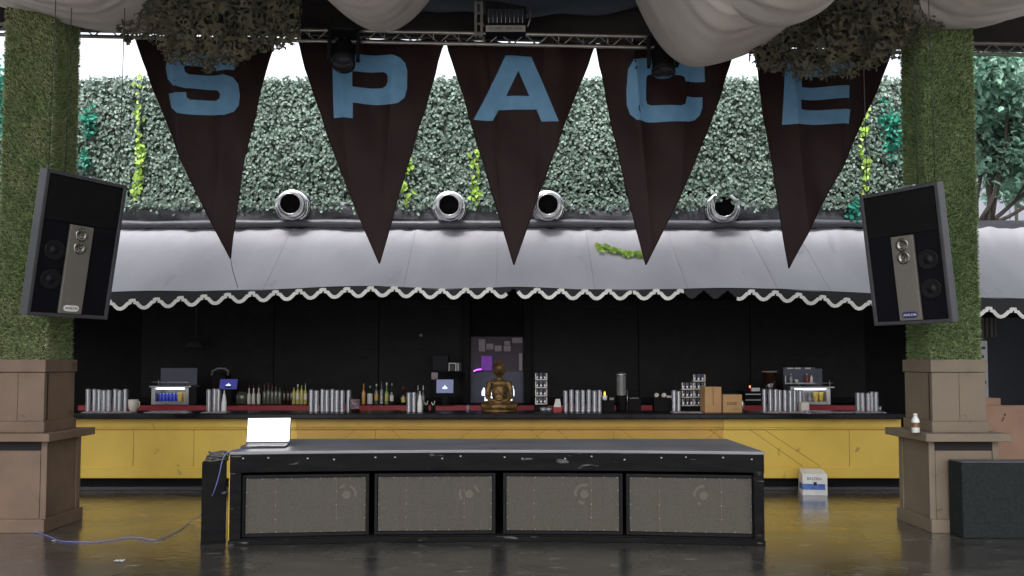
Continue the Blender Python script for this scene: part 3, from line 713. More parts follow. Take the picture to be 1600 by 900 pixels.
for i, (u0, u1) in enumerate(((384, 577), (585, 774), (786, 973), (978, 1175))):
    xa_, xb_ = (u0-800)*7.42/F, (u1-800)*7.42/F
    cx = (xa_+xb_)/2; w = xb_-xa_; yy = front_y(cx)+.065; h = .585
    sl = (front_y(xb_)-front_y(xa_))/(xb_-xa_)
    t = thing('subwoofer', ['subwoofer with dusty mesh grille at the left end of the stage, below the laptop', 'second subwoofer from the left in the stage front', 'third subwoofer from the left in the stage front', 'subwoofer at the right end of the stage front'][i], 'subwoofer', (cx, yy, .064), math.atan(sl), group='subwoofers set in the stage front')
    MB().bx((-w/2, .012, 0), (w/2, .75, h)).build('cabinet', m_black, t)
    f_ = .028
    MB().bx((-w/2, -.02, 0), (-w/2+f_, .011, h)).bx((w/2-f_, -.02, 0), (w/2, .011, h)).bx((-w/2+f_, -.02, 0), (w/2-f_, .011, f_)).bx((-w/2+f_, -.02, h-f_), (w/2-f_, .011, h)).build('frame', m_spk, t, .004)
    MB().grid(lambda s, q: Vector(((s-.5)*(w-2*f_-.01), .0-.004*math.sin(s*9*math.pi)**2, f_+.005+q*(h-2*f_-.01))), 40, 4).build('grille', m_subg, t)
    mb = MB()
    for r_ in range(2):
        for k in range(9): mb.ell((-w/2+.05+k*(w-.1)/8, -.006, (f_+.012, h-f_-.012)[r_]), (.006, .004, .006), 6)
    for xx in (-w/2+.042, -w*.24, w*.24, w/2-.042):
        for zz in (.16, .29, .42): mb.ell((xx, -.006, zz), (.006, .004, .006), 6)
    mb.build('grille_screws', m_screw, t)
    MB().bx((-w*.24-.004, -.006, f_+.01), (-w*.24+.004, -.001, h-f_-.01)).bx((w*.24-.004, -.006, f_+.01), (w*.24+.004, -.001, h-f_-.01)).build('grille_ribs', mat('grille rib', (.105,.088,.066), rough=.7), t)
    ex = (EM[i][0]-800)*7.45/F-cx; ez = .585-.2
    mb = MB(); st_ = [R(20), R(-20), R(45), R(60)][i]
    for a0, a1 in (((-10, 70), (100, 130)), ((10, 60), (150, 215)), ((70, 195), (230, 270)), ((85, 190), (230, 250)))[i]:
        for ra, rb in ((.075, .10),):
            n = 10; vs = []; fs = []
            for k in range(n+1):
                an = R(a0+(a1-a0)*k/n)
                for q in (ra, rb): vs.append((ex+q*math.cos(an), -.0065, ez+q*math.sin(an)))
            for k in range(n): fs.append((2*k, 2*k+1, 2*k+3, 2*k+2))
            mb.add(vs, fs)
    mb.add([(ex+q*math.cos(R(45*k)), -.0065, ez+q*math.sin(R(45*k))) for q in (.042,) for k in range(8)], [tuple(range(8))])
    mb.build('emblem', m_subg2, t)

# black box left of the stage, coil of cable, laptop
nb_ = thing('black_box', 'narrow black plywood box standing against the left end of the stage', 'box', (-2.835, 7.36, 0), R(18))
MB().bx((-.108, 0, .02), (.108, .13, .775)).build('body', m_stage, nb_, .006)
MB().bx((-.110, -.004, 0), (.110, .134, .02)).build('foot', m_black, nb_)
mb = MB()
for j in range(6):
    cx, cy, r_ = rnd.gauss(0, .015), rnd.gauss(0, .015), rnd.uniform(.075, .105)
    mb.tube([Vector((cx+r_*math.cos(k*.35), cy+r_*.55*math.sin(k*.35), .012+j*.014+.008*math.sin(k*.9+j))) for k in range(19)], .008, 6)
tag(mb.build('cable_coil', mat('grey cable', (.09,.085,.09), rough=.5), loc=(-2.845, 7.44, .775)), 'coil of dark cable lying on the narrow black box', 'cable')
def flr(u, v):
    Y = (CZ-.008)*F/(v-570)
    for _ in range(4):
        q = at(u, v, Y); Y *= (CZ-.008)/(CZ-q.z)
    return at(u, v, Y)
cb = [flr(u, v) for u, v in ((-60, 818), (0, 826), (30, 830), (55, 831), (78, 838), (92, 846), (130, 847), (165, 845), (200, 839), (222, 840), (240, 845), (262, 838), (285, 826), (300, 812))]
last = cb[-1]
cb += [last.lerp(Vector((-2.80, 7.26, .45)), .35)+Vector((0, 0, -.04)), last.lerp(Vector((-2.80, 7.26, .45)), .7)+Vector((0, 0, -.03)), Vector((-2.80, 7.27, .5)), Vector((-2.755, 7.28, .66)), Vector((-2.72, 7.27, .84)), Vector((-2.66, 7.3, .893)), Vector((-2.55, 7.6, .887))]
def smooth(pts, it=2):
    for _ in range(it):
        q = [pts[0]]
        for a, b in zip(pts, pts[1:]): q += [a.lerp(b, .25), a.lerp(b, .75)]
        pts = q+[pts[-1]]
    return pts
tag(MB().tube(smooth(cb), .0042, 6).build('blue_cable', m_cable), 'blue network cable trailing over the floor up to the stage', 'cable')

lp0 = at(412, 699, 7.62)
lp = thing('laptop', 'open black laptop with blank white screen on the left end of the stage', 'laptop', (lp0.x, 7.60, ZS+.002), R(8))
MB().bx((-.215, 0, 0), (.215, .28, .02)).build('base', m_lap, lp, .006)
MB().bx((-.19, .10, .0205), (.19, .25, .023)).build('keyboard', m_keys, lp, .002)
MB().bx((-.06, .015, .0205), (.06, .085, .0222)).build('touchpad', m_lap, lp)
Ms = Matrix.Translation((0, .275, .02)) @ Matrix.Rotation(R(-15), 4, 'X')
scn = MB().bx((-.218, 0, 0), (.218, .012, .265), M=Ms).build('display', m_lap, lp, .004)
MB().bx((-.208, -.0025, .018), (.208, -.0005, .256), M=Ms).build('screen', m_screen, scn)

# grey cabinet at right, white carton, bottle on ledge, paper scraps
gb = thing('floor_cabinet', 'plain dark grey cabinet standing on the floor before the right pillar', 'cabinet', (4.42, 7.60, 0))
MB().bx((0, 0, 0), (.98, .24, .735)).build('body', m_dgrey, gb, .012)
MB().bx((.004, .004, .737), (.976, .236, .745)).build('top_panel', m_dtop, gb, .003)
p = flr(1275, 773); wb = thing('white_carton', 'white carton with blue printed band on the floor in front of the bar', 'carton', (p.x, p.y+.1, 0), R(-8))
wx, wd, whh = .31, .26, .30
cs = [(-.155,0,0),(.155,0,0),(.155,.26,0),(-.155,.26,0),(-.155,0,.275),(.155,0,.275),(.15,.24,.32),(-.15,.24,.32)]
MB().add([(x, y-.12, z) for x, y, z in cs], [(0,1,2,3)[::-1],(4,5,6,7),(0,1,5,4),(1,2,6,5),(2,3,7,6),(3,0,4,7)]).build('body', m_white, wb, .004)
MB().bx((-.154, -.123, .075), (.125, -.1205, .15)).bx((-.1575, -.119, .075), (-.1555, .06, .15)).build('blue_band', m_navy2, wb)
MB().bx((-.02, -.1255, .13), (.02, -.1235, .175)).build('picture', m_ink, wb)
text_part('BRIZEN', .05, 'lettering', m_ink, wb, Matrix.Translation((-.01, -.1215, .215)) @ FRONT, 1.1, .001)
MB().box((0, .02, .299), (.07, .012, .004), Matrix.Rotation(R(10.6), 3, 'X')).build('handle_slot', m_ink, wb)
p = at(1429, 668, 7.9)
bt = thing('drink_bottle', 'small plastic drink bottle on the ledge of the right pillar', 'bottle', (p.x, 7.88, 1.007))
MB().lathe([(.032,0),(.038,.008),(.038,.12),(.033,.14),(.018,.165),(.016,.175)], 16).build('body', m_white, bt)
MB().lathe([(.0389,.055),(.0389,.105)], 16, cap=False).build('label_band', m_water, bt)
MB().lathe([(.02,.175),(.02,.195),(.0,.197)], 12).build('cap', m_white, bt)
for u, v, lb in ((187, 876, 'white paper scrap on the floor at the lower left'), (84, 845, 'tiny white paper scrap beside the blue cable')):
    q = flr(u, v); mb = MB()
    s_ = .05 if u > 100 else .022
    mb.grid(lambda a, b: Vector(((a-.5)*s_*1.6, (b-.5)*s_, -.004+.012*math.sin(a*7+b*5)**2)), 6, 5)
    tag(mb.build('paper_scrap', m_white, loc=q), lb, 'paper')

# ------------------------------------------------------------------ things on the bar
YC = 10.72
def cpos(u, Y=YC, z=ZC): q = at(u, 640, Y); return Vector((q.x, Y, z))
def bpos(u, Y=12.1): q = at(u, 632, Y); return Vector((q.x, Y, ZB))
# stacks of clear plastic cups
prof = []
for k in range(24):
    z = .31*k/24; prof += [(.0335+.0006*math.sin(k*1.9), z), (.0355, z+.0045), (.0352, z+.008)]
prof += [(.030, .312), (.02, .318)]
proto = None
rows = [([139,147,155,163,171,179,187,195], 'beside the white mug', 1.0),
        ([326,334,341], 'beside the tilted navy screen', 1.0),
        ([487,495,503,511,519,527,535,544], 'left of the dark tip jar', .98),
        ([639,647], 'left of the white squeeze bottles', .88),
        ([884,893,902,911,920,929,937], 'left of the small candle', .97),
        ([1053,1061], 'left of the tall cardboard box', .95),
        ([1195,1203,1211,1219,1227,1235,1243,1250], 'before the lit right cooler', 1.0),
        ([1341,1348,1356,1363,1369], 'at the right end of the bar', .88)]
for us, where, hs_ in rows:
    for i, u in enumerate(us):
        lb = f'{ORD[i]} from the left of the clear cup stacks {where}'
        loc = cpos(u)+Vector((0, rnd.uniform(-.03, .03), 0)); sc_ = (1, 1, hs_*rnd.uniform(.96, 1.03))
        if proto is None:
            proto = MB().lathe(prof, 14).build('cup_stack', m_cup, loc=loc); tag(proto, lb, 'cup stack', 'clear plastic cup stacks along the bar'); proto.scale = sc_; o = proto
        else: o = copy_tree(proto, loc, lb, rz=rnd.uniform(0, 3), scale=sc_)
    a_, b_ = cpos(us[0]-3), cpos(us[-1]+6)
mp_ = None
for us, where in ((( 130, 208), 'under the cup stacks beside the left pillar'), ((228, 296), 'before the lit cooler at the left'), ((316, 356), 'under the cup stacks beside the navy screen'), ((1050, 1096), 'under the cups beside the tall cardboard box'), ((1192, 1252), 'under the cup stacks at the right'), ((1272, 1330), 'between the right cooler and the last cup stacks'), ((1334, 1382), 'under the last cup stacks at the right')):
    a_, b_ = cpos(us[0], 10.5), cpos(us[1], 10.5)
    tag(MB().bx((a_.x, 10.44, ZC+.001), (b_.x, 10.62, ZC+.012)).build('bar_mat', mat('pale bar towel', (.36,.31,.31), rough=.9, c2=(.2,.17,.17), ns=14), bevel=.003), f'pale folded bar towel {where}', 'bar towel', 'bar towels along the counter edge')

def bottle(pos, h, r, m, cap, label, lab=None, labh=(.25, .55), neck=.3, sh=.62, spout=False, group='bottles on the back bar'):
    t = thing('bottle', label, 'bottle', pos, group=group)
    MB().lathe([(r*.9, 0), (r, .01), (r, h*sh), (r*.8, h*(sh+.06)), (r*neck, h*(sh+.14)), (r*neck, h*.93)], 12).build('glass', m, t)
    if spout: MB().lathe([(r*neck*1.1, h*.92), (r*neck*.5, h*.97), (.004, h*1.1)], 8).build('spout', cap, t)
    else: MB().lathe([(r*neck*1.25, h*.88), (r*neck*1.25, h), (.001, h*1.001)], 10).build('cap', cap, t)
    if lab: MB().lathe([(r*1.02, h*labh[0]), (r*1.02, h*labh[1])], 12, cap=False).build('paper_label', lab, t)
    return t
for i, u in enumerate((389, 396, 404)):
    bottle(bpos(u), .27, .028, m_cream, m_redp, f'{ORD[i]} cream squeeze bottle with red spout from the left behind the bar', None, spout=True, neck=.35, sh=.55, group='cream bottles with red spouts')
for i, u in enumerate((413, 419, 425, 431, 437)):
    bottle(bpos(u), .29+.02*(i % 2), .03, m_gs, m_redp if i < 3 else m_black, f'{ORD[i]} smoky glass bottle right of the red spout bottles', None, spout=True, group='smoky bottles right of the cream ones')
for i, u in enumerate((444, 450, 455)):
    bottle(bpos(u), .27, .026, m_gb, m_black, f'{ORD[i]} dark bottle just left of the yellow bottles', None, spout=True, group='dark bottles left of the yellow ones')
for i, u in enumerate((459, 465, 471, 477)):
    bottle(bpos(u), .30+.012*(i % 3), .029, m_gy, m_label if i % 2 else m_black, f'{ORD[i]} pale yellow bottle in the group left of the big cup row', m_cream if i % 2 else None, spout=i > 1, group='pale yellow bottles')
bottle(bpos(568), .35, .03, m_go, m_black, 'amber bottle with tall thin spout right of the tip jar', None, sh=.5, spout=True)
bottle(bpos(578), .29, .042, m_gd, m_steel, 'black square bottle with big white label behind the bar', m_label, (.02, .58), sh=.6)
bottle(bpos(588), .32, .032, m_gs, m_label, 'bottle with an orange and cream label right of the white labelled one', m_go, (.2, .5))
bottle(bpos(596), .33, .028, m_glass, m_navy2, 'clear bottle with blue neck band among the spirits', m_steel, (.2, .4), spout=True)
bottle(bpos(604), .34, .03, m_gg, m_white, 'tall pale green bottle among the spirits', m_gy, (.15, .5), sh=.5)
bottle(bpos(612), .33, .03, m_gd, m_gg, 'dark green bottle with pale collar and white label, rightmost of the spirits', m_label, (.15, .45), sh=.55)
bottle(bpos(630), .27, .036, m_gb, m_redp, 'dark round bottle with pale yellow label, alone right of the spirits', m_gy, (.12, .42), sh=.5)
def squeeze(u, label, h=.27, r=.034):
    t = thing('squeeze_bottle', label, 'bottle', cpos(u, 10.66), group='white squeeze bottles on the counter')
    MB().lathe([(r*.95, 0), (r, .01), (r, h*.45), (r*.55, h*.8), (r*.5, h*.86)], 14).build('body', m_white, t)
    MB().lathe([(r*.5, h*.86), (r*.3, h*.9), (r*.16, h*1.08)], 10).build('nozzle', m_cream, t)
squeeze(350, 'white squeeze bottle beside the cup stacks under the navy screen', .285)
squeeze(656, 'white squeeze bottle right of the pair of cup stacks')
for u, lb in ((653, 'left of two white bottle spouts behind the white squeeze bottle'), (661, 'right of two white bottle spouts behind the white squeeze bottle')):
    bottle(cpos(u, 10.85), .33, .026, m_gs, m_white, lb, None, spout=True, group='pour spout bottles on the counter')
# mug, tip jar
t = thing('mug', 'white mug beside the cup stacks near the left pillar', 'mug', cpos(208))
MB().lathe([(.035,0),(.045,.02),(.062,.08),(.066,.17),(.06,.17),(.055,.08)], 18, cap=False).lathe([(.056,.1),(.0,.1)], 18, cap=False).build('bowl', m_cream, t)
MB().tube([(.06, 0, .15), (.085, 0, .14), (.088, 0, .09), (.062, 0, .06)], .009, 6).build('handle', m_cream, t)
t = thing('tip_jar', 'dark tip jar with pinkish printed front right of the long cup row', 'jar', cpos(555, 10.62))
MB().lathe([(.045,0),(.06,.03),(.065,.16),(.068,.2),(.058,.2)], 18).build('pot', m_gb, t)
MB().lathe([(.0625,.05),(.0675,.18)], 18, cap=False).build('printed_band', mat('pinkish print', (.30,.2,.22), rough=.6, c2=(.05,.02,.03), ns=22), t)
# screens
def till(u, v0, v1, w, m, label, tilt, Y=11.9, yaw=0, sym=True):
    a_, b_ = at(u, v0, Y), at(u, v1, Y); h = a_.z-b_.z
    t = thing('till_screen', label, 'till', (b_.x, Y, ZB), yaw, group='tills behind the bar')
    M_ = Matrix.Translation((0, 0, b_.z-ZB)) @ Matrix.Rotation(tilt, 4, 'X')
    d = MB().bx((-w/2-.015, .004, -.015), (w/2+.015, .035, h+.015), M=M_).build('housing', m_black, t, .004)
    MB().bx((-w/2, -.001, 0), (w/2, .002, h), M=M_).build('display', m, d)
    if sym: MB().add([(-.035, -.003, h*.3), (.035, -.003, h*.3), (.04, -.003, h*.42), (.015, -.003, h*.48), (.0, -.003, h*.62), (-.012, -.003, h*.48), (-.04, -.003, h*.42)], [tuple(range(7))], M=M_).build('symbol', m_scrl, d)
    MB().bx((-.05, .01, 0.012), (.05, .06, b_.z-ZB+.05)).bx((-.13, -.06, 0), (.13, .14, .012)).build('stand', m_black, t, .003)
    return t
till(356, 591, 608, .26, m_scr3, 'tilted navy till screen with pale symbol at the left', R(-25), yaw=R(8))
till(695, 593, 614, .26, m_scr2, 'grey blue lit till screen left of the golden statue', R(-6))
t = thing('coffee_grinder', 'dark machine with a pale curved bar above the navy screen', 'machine', bpos(344, 12.4))
MB().tube([(-.14, 0, .44), (-.13, 0, .52), (-.05, 0, .56), (.06, 0, .56), (.12, 0, .52), (.12, 0, .44)], .018, 6).build('top_bar', mat('dull grey metal', (.13,.13,.125), rough=.4), t)
MB().bx((-.12, -.05, 0), (.1, .2, .46)).build('housing', m_black, t, .01)
t = thing('glass_bowl', 'dim upturned glass bowl between the navy screen and the red spout bottles', 'bowl', bpos(378, 12.2))
MB().lathe([(.09,0),(.1,.01),(.1,.14),(.07,.19),(.02,.2)], 16).build('bowl', m_gs, t)
# dark appliances left of the statue
t = thing('speaker_shelf', 'dark shelf unit with stacked black appliances left of the statue', 'shelf', bpos(705, 12.45))
k_ = .0104
MB().bx((-.32, 0, .50), (.26, .25, .52)).build('shelf_board', m_black, t)
for s_ in (-.31, .25): MB().bx((s_-.015, .0, 0), (s_+.015, .03, .5)).build('post', m_black, t)
MB().bx((-.31, 0, .52), (-.05, .22, .78)).build('black_case', m_cloth, t, .008)
tt = thing('radio', 'small dark device with white frame on the shelf above the grey blue till screen', 'radio', (t.location.x+.05, 12.42, ZB+.521))
MB().bx((-.09, 0, 0), (.11, .1, .13)).build('body', m_ink, tt, .004)
MB().bx((-.09, -.006, .0), (-.078, -.001, .13)).bx((.02, -.006, .0), (.032, -.001, .13)).bx((.055, -.006, .0), (.067, -.001, .13)).bx((-.078, -.006, .118), (.02, -.001, .13)).build('frame', m_cream, tt)
p = at(679, 588, 12.3); tag(MB().bx((-.05, 0, -.05), (.05, .006, .06)).build('wall_card', m_note, loc=p), 'small pale card stuck beside the grey blue till screen', 'card')
p = cpos(731, 10.75); tag(MB().lathe([(.022,0),(.024,.07),(.02,.09),(.0,.092)], 10).build('small_jar', m_note, loc=p), 'small pale jar left of the golden statue', 'jar')
for u, lb in ((666, 'small black bar tool holder left of the grey blue till screen'), (677, 'black bar tool holder with pale tip under the grey blue till screen')):
    t = thing('tool_holder', lb, 'holder', cpos(u, 10.8)); MB().lathe([(.03,0),(.034,.09),(.03,.09)], 10).build('pot', m_black, t)
    MB().tube([(0, 0, .06), (.02, 0, .15)], .006, 5).tube([(.005, .01, .06), (-.025, 0, .13)], .007, 5).build('tools', m_label, t)
# alcove behind the statue
p = at(777, 600, 12.95)
al = thing('notice_alcove', 'tall alcove panel with paper notices behind the golden statue', 'panel', (p.x, 13.02, 0))
def ax(u): return at(u, 570, 12.97).x-p.x
def az(v): return at(777, v, 12.97).z
MB().bx((ax(735), 0, az(580)), (ax(818), .03, az(526))).build('upper_panel', m_cab, al)
MB().bx((ax(735), 0, .9), (ax(818), .03, az(580)-.004)).build('lower_panel', m_cabb, al)
def sheet(name, u0, v0, u1, v1, m, lb):
    q = at((u0+u1)/2, (v0+v1)/2, 12.96)
    w, h = (u1-u0)*12.96/F, (v1-v0)*12.96/F
    tag(MB().bx((-w/2, 0, -h/2), (w/2, .006, h/2)).build(name, m, loc=q), lb, 'notice')
for (a_, b_, c_, d_), lb in zip(((748,530,758,549), (760,537,771,546), (773,540,784,549), (787,540,798,549), (788,533,797,539), (800,528,816,536), (811,552,816,579)), ('tall paper notice at the upper left of the alcove', 'paper notice with a bright dot in the upper alcove', 'paper notice directly above the statue head', 'paper notice right above the statue shoulder', 'small paper notice topmost right of the statue head', 'wide dark notice at the upper right of the alcove', 'narrow pale strip notice at the right alcove edge')):
    sheet('paper_notice', a_, b_, c_, d_, m_note, lb)
sheet('purple_poster', 752, 556, 769, 579, m_purple, 'purple poster glowing beside the statue head')
q0, q1 = at(740, 580, 12.93), at(752, 577, 12.93)
t = thing('purple_lamp', 'purple strip lamp under the purple poster', 'lamp', q0)
MB().tube([(0, 0, 0), (q1-q0)*.5+Vector((0, 0, .01)), q1-q0], .012, 6).build('tube', m_uv, t)
MB().tube([Vector((0, .02, -.012)), q1-q0+Vector((.02, .02, -.012))], .009, 6).build('holder', m_black, t)
for u, v, w_, h_, lb in ((756, 612, .07, .12, 'upper left glowing white bottle beside the statue'), (760, 622, .06, .10, 'lower left glowing white bottle beside the statue'), (801, 611, .055, .16, 'upper right glowing white bottle beside the statue'), (797, 622, .07, .10, 'lower right glowing white bottle beside the statue'), (769, 610, .03, .14, 'narrow glowing white bottle close to the left arm of the statue'), (768, 622, .03, .1, 'narrow glowing bottle behind the left knee of the statue')):
    q = at(u, v+h_/2/.0101, 12.15); t = thing('glowing_bottle', lb, 'bottle', (q.x, 12.15, q.z), group='glowing bottles beside the statue')
    MB().lathe([(w_*.45, 0), (w_*.5, h_*.1), (w_*.48, h_*.6), (w_*.2, h_*.8), (w_*.2, h_)], 12).build('body', m_glow, t)
    MB().lathe([(w_*.3, -.02), (w_*.55, -.012), (w_*.55, 0)], 12).build('stand', m_steel, t)
# golden seated statue
q = cpos(780, 10.78)
bu = thing('golden_statue', 'golden cross legged seated Buddha statue on the bar', 'statue', q)
mb = MB()
S_ = 1.0
mb.ell((0, .02, .10), (.20, .13, .07)); mb.ell((0, .03, .27), (.112, .08, .16)); mb.ell((0, .025, .385), (.15, .075, .075)); mb.ell((0, .03, .20), (.10, .08, .1))
mb.tube([(0, .03, .43), (0, .015, .50)], [.045, .038], 10)
mb.ell((0, .005, .585), (.074, .074, .098)); mb.ell((0, .02, .63), (.070, .07, .062)); mb.ell((0, .025, .69), (.036, .036, .03))
for s_ in (-1, 1):
    mb.ell((s_*.074, .015, .56), (.015, .018, .05))
    mb.tube([(s_*.125, .03, .415), (s_*.160, .01, .30), (s_*.165, -.03, .21)], [.05, .042, .036], 10)
    mb.tube([(s_*.175, -.03, .21), (s_*.11, -.095, .165), (s_*.03, -.115, .15)], [.031, .026, .024], 10)
    mb.tube([(s_*.08, .0, .10), (s_*.22, -.05, .085), (s_*.225, -.06, .08)], [.07, .062, .055], 10)
    mb.tube([(s_*.225, -.06, .075), (s_*.08, -.14, .07), (-s_*.08, -.12, .09)], [.058, .05, .04], 10)
mb.ell((0, -.12, .145), (.055, .03, .018)); mb.ell((0, -.068, .568), (.012, .016, .024))
o = mb.build('body', m_gold, bu)
k = o.modifiers.new('join', 'REMESH'); k.mode = 'VOXEL'; k.voxel_size = .009; k.use_smooth_shade = True
k = o.modifiers.new('soften', 'SMOOTH'); k.factor = .5; k.iterations = 4
mb = MB()
for s_ in (-1, 1): mb.ell((s_*.027, -.064, .592), (.015, .007, .005), 8)
mb.ell((0, -.064, .538), (.022, .007, .005), 8); mb.build('face_lines', m_slot, bu)
mb = MB(); mb.ell((0, .024, .632), (.072, .071, .062))
for k_ in range(40):
    a_ = rnd.uniform(0, 6.28); e_ = rnd.uniform(.1, 1.3)
    mb.ell((.072*math.cos(a_)*math.cos(e_), .022+.071*math.sin(a_)*math.cos(e_), .622+.068*math.sin(e_)), (.009, .009, .009), 6)
mb.build('hair', m_gold, bu)
MB().lathe([(.25,.0),(.26,.012),(.25,.03),(.22,.045)], 28, Matrix.Diagonal((1, .68, 1, 1))).build('plinth', m_gold, bu)
mb = MB().tube([(-.12, -.02, .40), (-.05, -.062, .33), (.04, -.078, .25), (.11, -.06, .2)], .012, 6)
mb.build('robe_fold', m_gold, bu)
# racks of little glasses
def rack_stack(u, n, label, Y, z0, w=.17):
    for k in range(n):
        t = thing('glass_rack', f'{["bottom","second","third","top"][k if k < n-1 else 3]} rack of small glasses in the stack {label}', 'glass rack', (cpos(u, Y).x, Y, z0+k*.115), group='stacked racks of small glasses')
        MB().bx((-w/2, -.05, 0), (w/2, .05, .014)).build('tray', m_cream, t, .003)
        for j in range(3):
            MB().lathe([(.02, 0), (.026, .09), (.024, .09), (.017, .008)], 10, cap=False).build('glass', m_cup, t, loc=(-w/2+w*(j+.5)/3, 0, .014))
        MB().bx((-w/2, -.052, .014), (-w/2+.012, -.04, .1)).build('side_post', m_cream, t); MB().bx((w/2-.012, -.052, .014), (w/2, -.04, .1)).build('side_post', m_cream, t)
rack_stack(845.5, 4, 'right of the statue', 11.0, ZC+.09)
rack_stack(1092, 4, 'behind the tall cardboard box', 11.0, ZC+.07)
rack_stack(1074, 3, 'left of the tall cardboard box', 10.95, ZC+.07)
rs_ = None
for u, w_, lb in ((845.5, .2, 'dark riser under the glass racks right of the statue'), (1083, .36, 'dark riser under the glass racks beside the tall cardboard box')):
    p = cpos(u, 11.0); z_ = .07 if u > 900 else .09
    tag(MB().bx((-w_/2, -.04, -.0), (w_/2, .08, z_-.002)).build('riser', m_black, loc=p, bevel=.004), lb, 'riser')
for u, v, lb in ((849, 640, 'left white ashtray in the low pile right of the statue'), (857, 640, 'right white ashtray in the low pile right of the statue')):
    t = tag(MB().lathe([(.035,0),(.045,.04),(.04,.075),(.034,.07),(.03,.02)], 14).build('ashtray', m_cup, loc=cpos(u, 10.6)), lb, 'ashtray')
t = thing('white_sign', 'small white tent card over red beside the cup row right of the statue', 'card', cpos(871, 10.7))
MB().add([(-.05,-.03,.07),(.05,-.03,.07),(.035,0,.18),(-.025,0,.18),(-.05,.03,.07),(.05,.03,.07)], [(0,1,2,3),(5,4,3,2)]).build('card', m_label, t)
MB().bx((-.06, -.035, 0), (.06, .035, .068)).build('red_block', m_red, t, .003)
# candle on black caddy, dispenser, dark caddies
t = thing('black_caddy', 'black napkin caddy on the bar right of the statue side cup row', 'caddy', cpos(950, 10.75))
MB().bx((-.07, -.06, 0), (.085, .06, .16)).build('box', m_black, t, .006)
MB().bx((.015, -.05, .162), (.08, .05, .2)).build('napkins', m_gs, t, .003)
t = thing('candle', 'small white candle with orange flame on the black caddy', 'candle', cpos(945, 10.72)+Vector((0, 0, .163)))
MB().lathe([(.032,0),(.034,.06),(.03,.062)], 12).build('wax', m_white, t)
MB().lathe([(.004,.062),(.014,.08),(.009,.105),(.001,.125)], 10).build('flame', m_flame, t)
t = thing('straw_dispenser', 'tall clear straw dispenser with shiny lid right of the candle', 'dispenser', cpos(971, 11.0))
MB().lathe([(.07,.0),(.075,.02),(.075,.2),(.07,.22)], 16).build('base', m_black, t)
MB().lathe([(.066,.22),(.07,.5)], 16, cap=False).build('cylinder', mat('smoked acrylic', (.16,.16,.155), rough=.2), t)
MB().lathe([(.074,.5),(.078,.515),(.06,.54),(.0,.545)], 16).build('lid', m_steel, t)
MB().tube([(.085, 0, 0), (.085, 0, .3)], .006, 6).build('side_rod', m_steel, t)
for u, lb in ((991, 'low dark bar caddy right of the straw dispenser'),):
    t = thing('dark_caddy', lb, 'caddy', cpos(u, 11.0)); MB().bx((-.09, -.06, 0), (.09, .06, .17)).build('box', m_black, t, .005); MB().bx((-.07, -.04, .172), (.06, .04, .185)).build('lid', mat('dull lid', (.12,.12,.11), rough=.4), t)
t = thing('condiment_caddy', 'black condiment caddy with two white round lids left of the cup pair', 'caddy', cpos(1036, 10.85))
MB().bx((-.14, -.07, 0), (.12, .07, .19)).build('box', m_black, t, .008)
for xx, r_ in ((-.09, .035), (.015, .037)): MB().ell((xx, 0, .225), (r_, r_, r_*.95), 12).build('round_lid', m_cream, t)
MB().bx((.05, -.04, .192), (.12, .04, .22)).build('tray', m_label, t)
# cardboard boxes
def carton(u0, u1, v0, label, Y, seam, words):
    a_ = cpos((u0+u1)/2, Y); w = (u1-u0)*Y/F; h = (CZ+(570-v0)*Y/F)-ZC
    t = thing('cardboard_box', label, 'box', a_, R(3), group='cardboard boxes on the bar')
    MB().bx((-w/2, -.1, .002), (w/2, .12, h)).build('body', m_card, t, .004)
    if seam: MB().bx((-.006, -.1035, h*.3), (.004, -.1005, h)).build('seam', m_tape, t)
    if words:
        text_part('DIXIE', .06, 'lettering', m_ink, t, Matrix.Translation((-.01, -.1015, h*.5)) @ FRONT, 1.0, .001)
        MB().bx((-.0, -.1025, h*.16), (w*.42, -.1005, h*.18)).bx((.02, -.1025, h*.24), (w*.42, -.1005, h*.255)).build('print_lines', m_tape, t)
    else:
        MB().bx((-w/2+.004, -.1022, h*.3), (w/2-.004, -.1005, h*.305)).build('fold_line', m_tape, t)
carton(1098, 1124, 604, 'tall cardboard box with dark seam on the bar', 10.62, True, False)
carton(1126, 1156, 616, 'lower cardboard box with printed front on the bar', 10.62, False, True)
t = thing('small_canister', 'small grey canister right of the printed cardboard box', 'canister', cpos(1160, 10.75)); MB().lathe([(.025,0),(.027,.11),(.018,.14),(.018,.16)], 12).build('body', m_cup, t)
t = thing('cash_register', 'black cash register with silver stripes and a red lamp right of the cardboard boxes', 'cash register', bpos(1177, 12.1))
MB().bx((-.13, 0, 0), (.13, .3, .2)).build('body', m_black, t, .008)
MB().bx((-.12, -.004, .06), (.12, -.0005, .075)).bx((-.12, -.004, .15), (.12, -.0005, .165)).build('stripes', m_steel, t)
MB().bx((-.02, .03, .2), (.12, .1, .26)).build('printer', m_steel, t, .005)
MB().ell((-.05, 0, .275), (.012, .01, .02), 8).build('lamp', m_redl, t)
MB().tube([(-.05, .005, .2), (-.05, .005, .26)], .006, 6).build('lamp_stem', m_black, t)
t = thing('ice_bucket', 'tall dark bucket with pale rim left of the right cooler', 'bucket', bpos(1203, 12.35))
MB().lathe([(.09,0),(.115,.5),(.11,.5)], 20).build('pail', m_gb, t)
MB().lathe([(.118,.5),(.12,.52),(.108,.522)], 20, cap=False).build('rim', m_note, t)
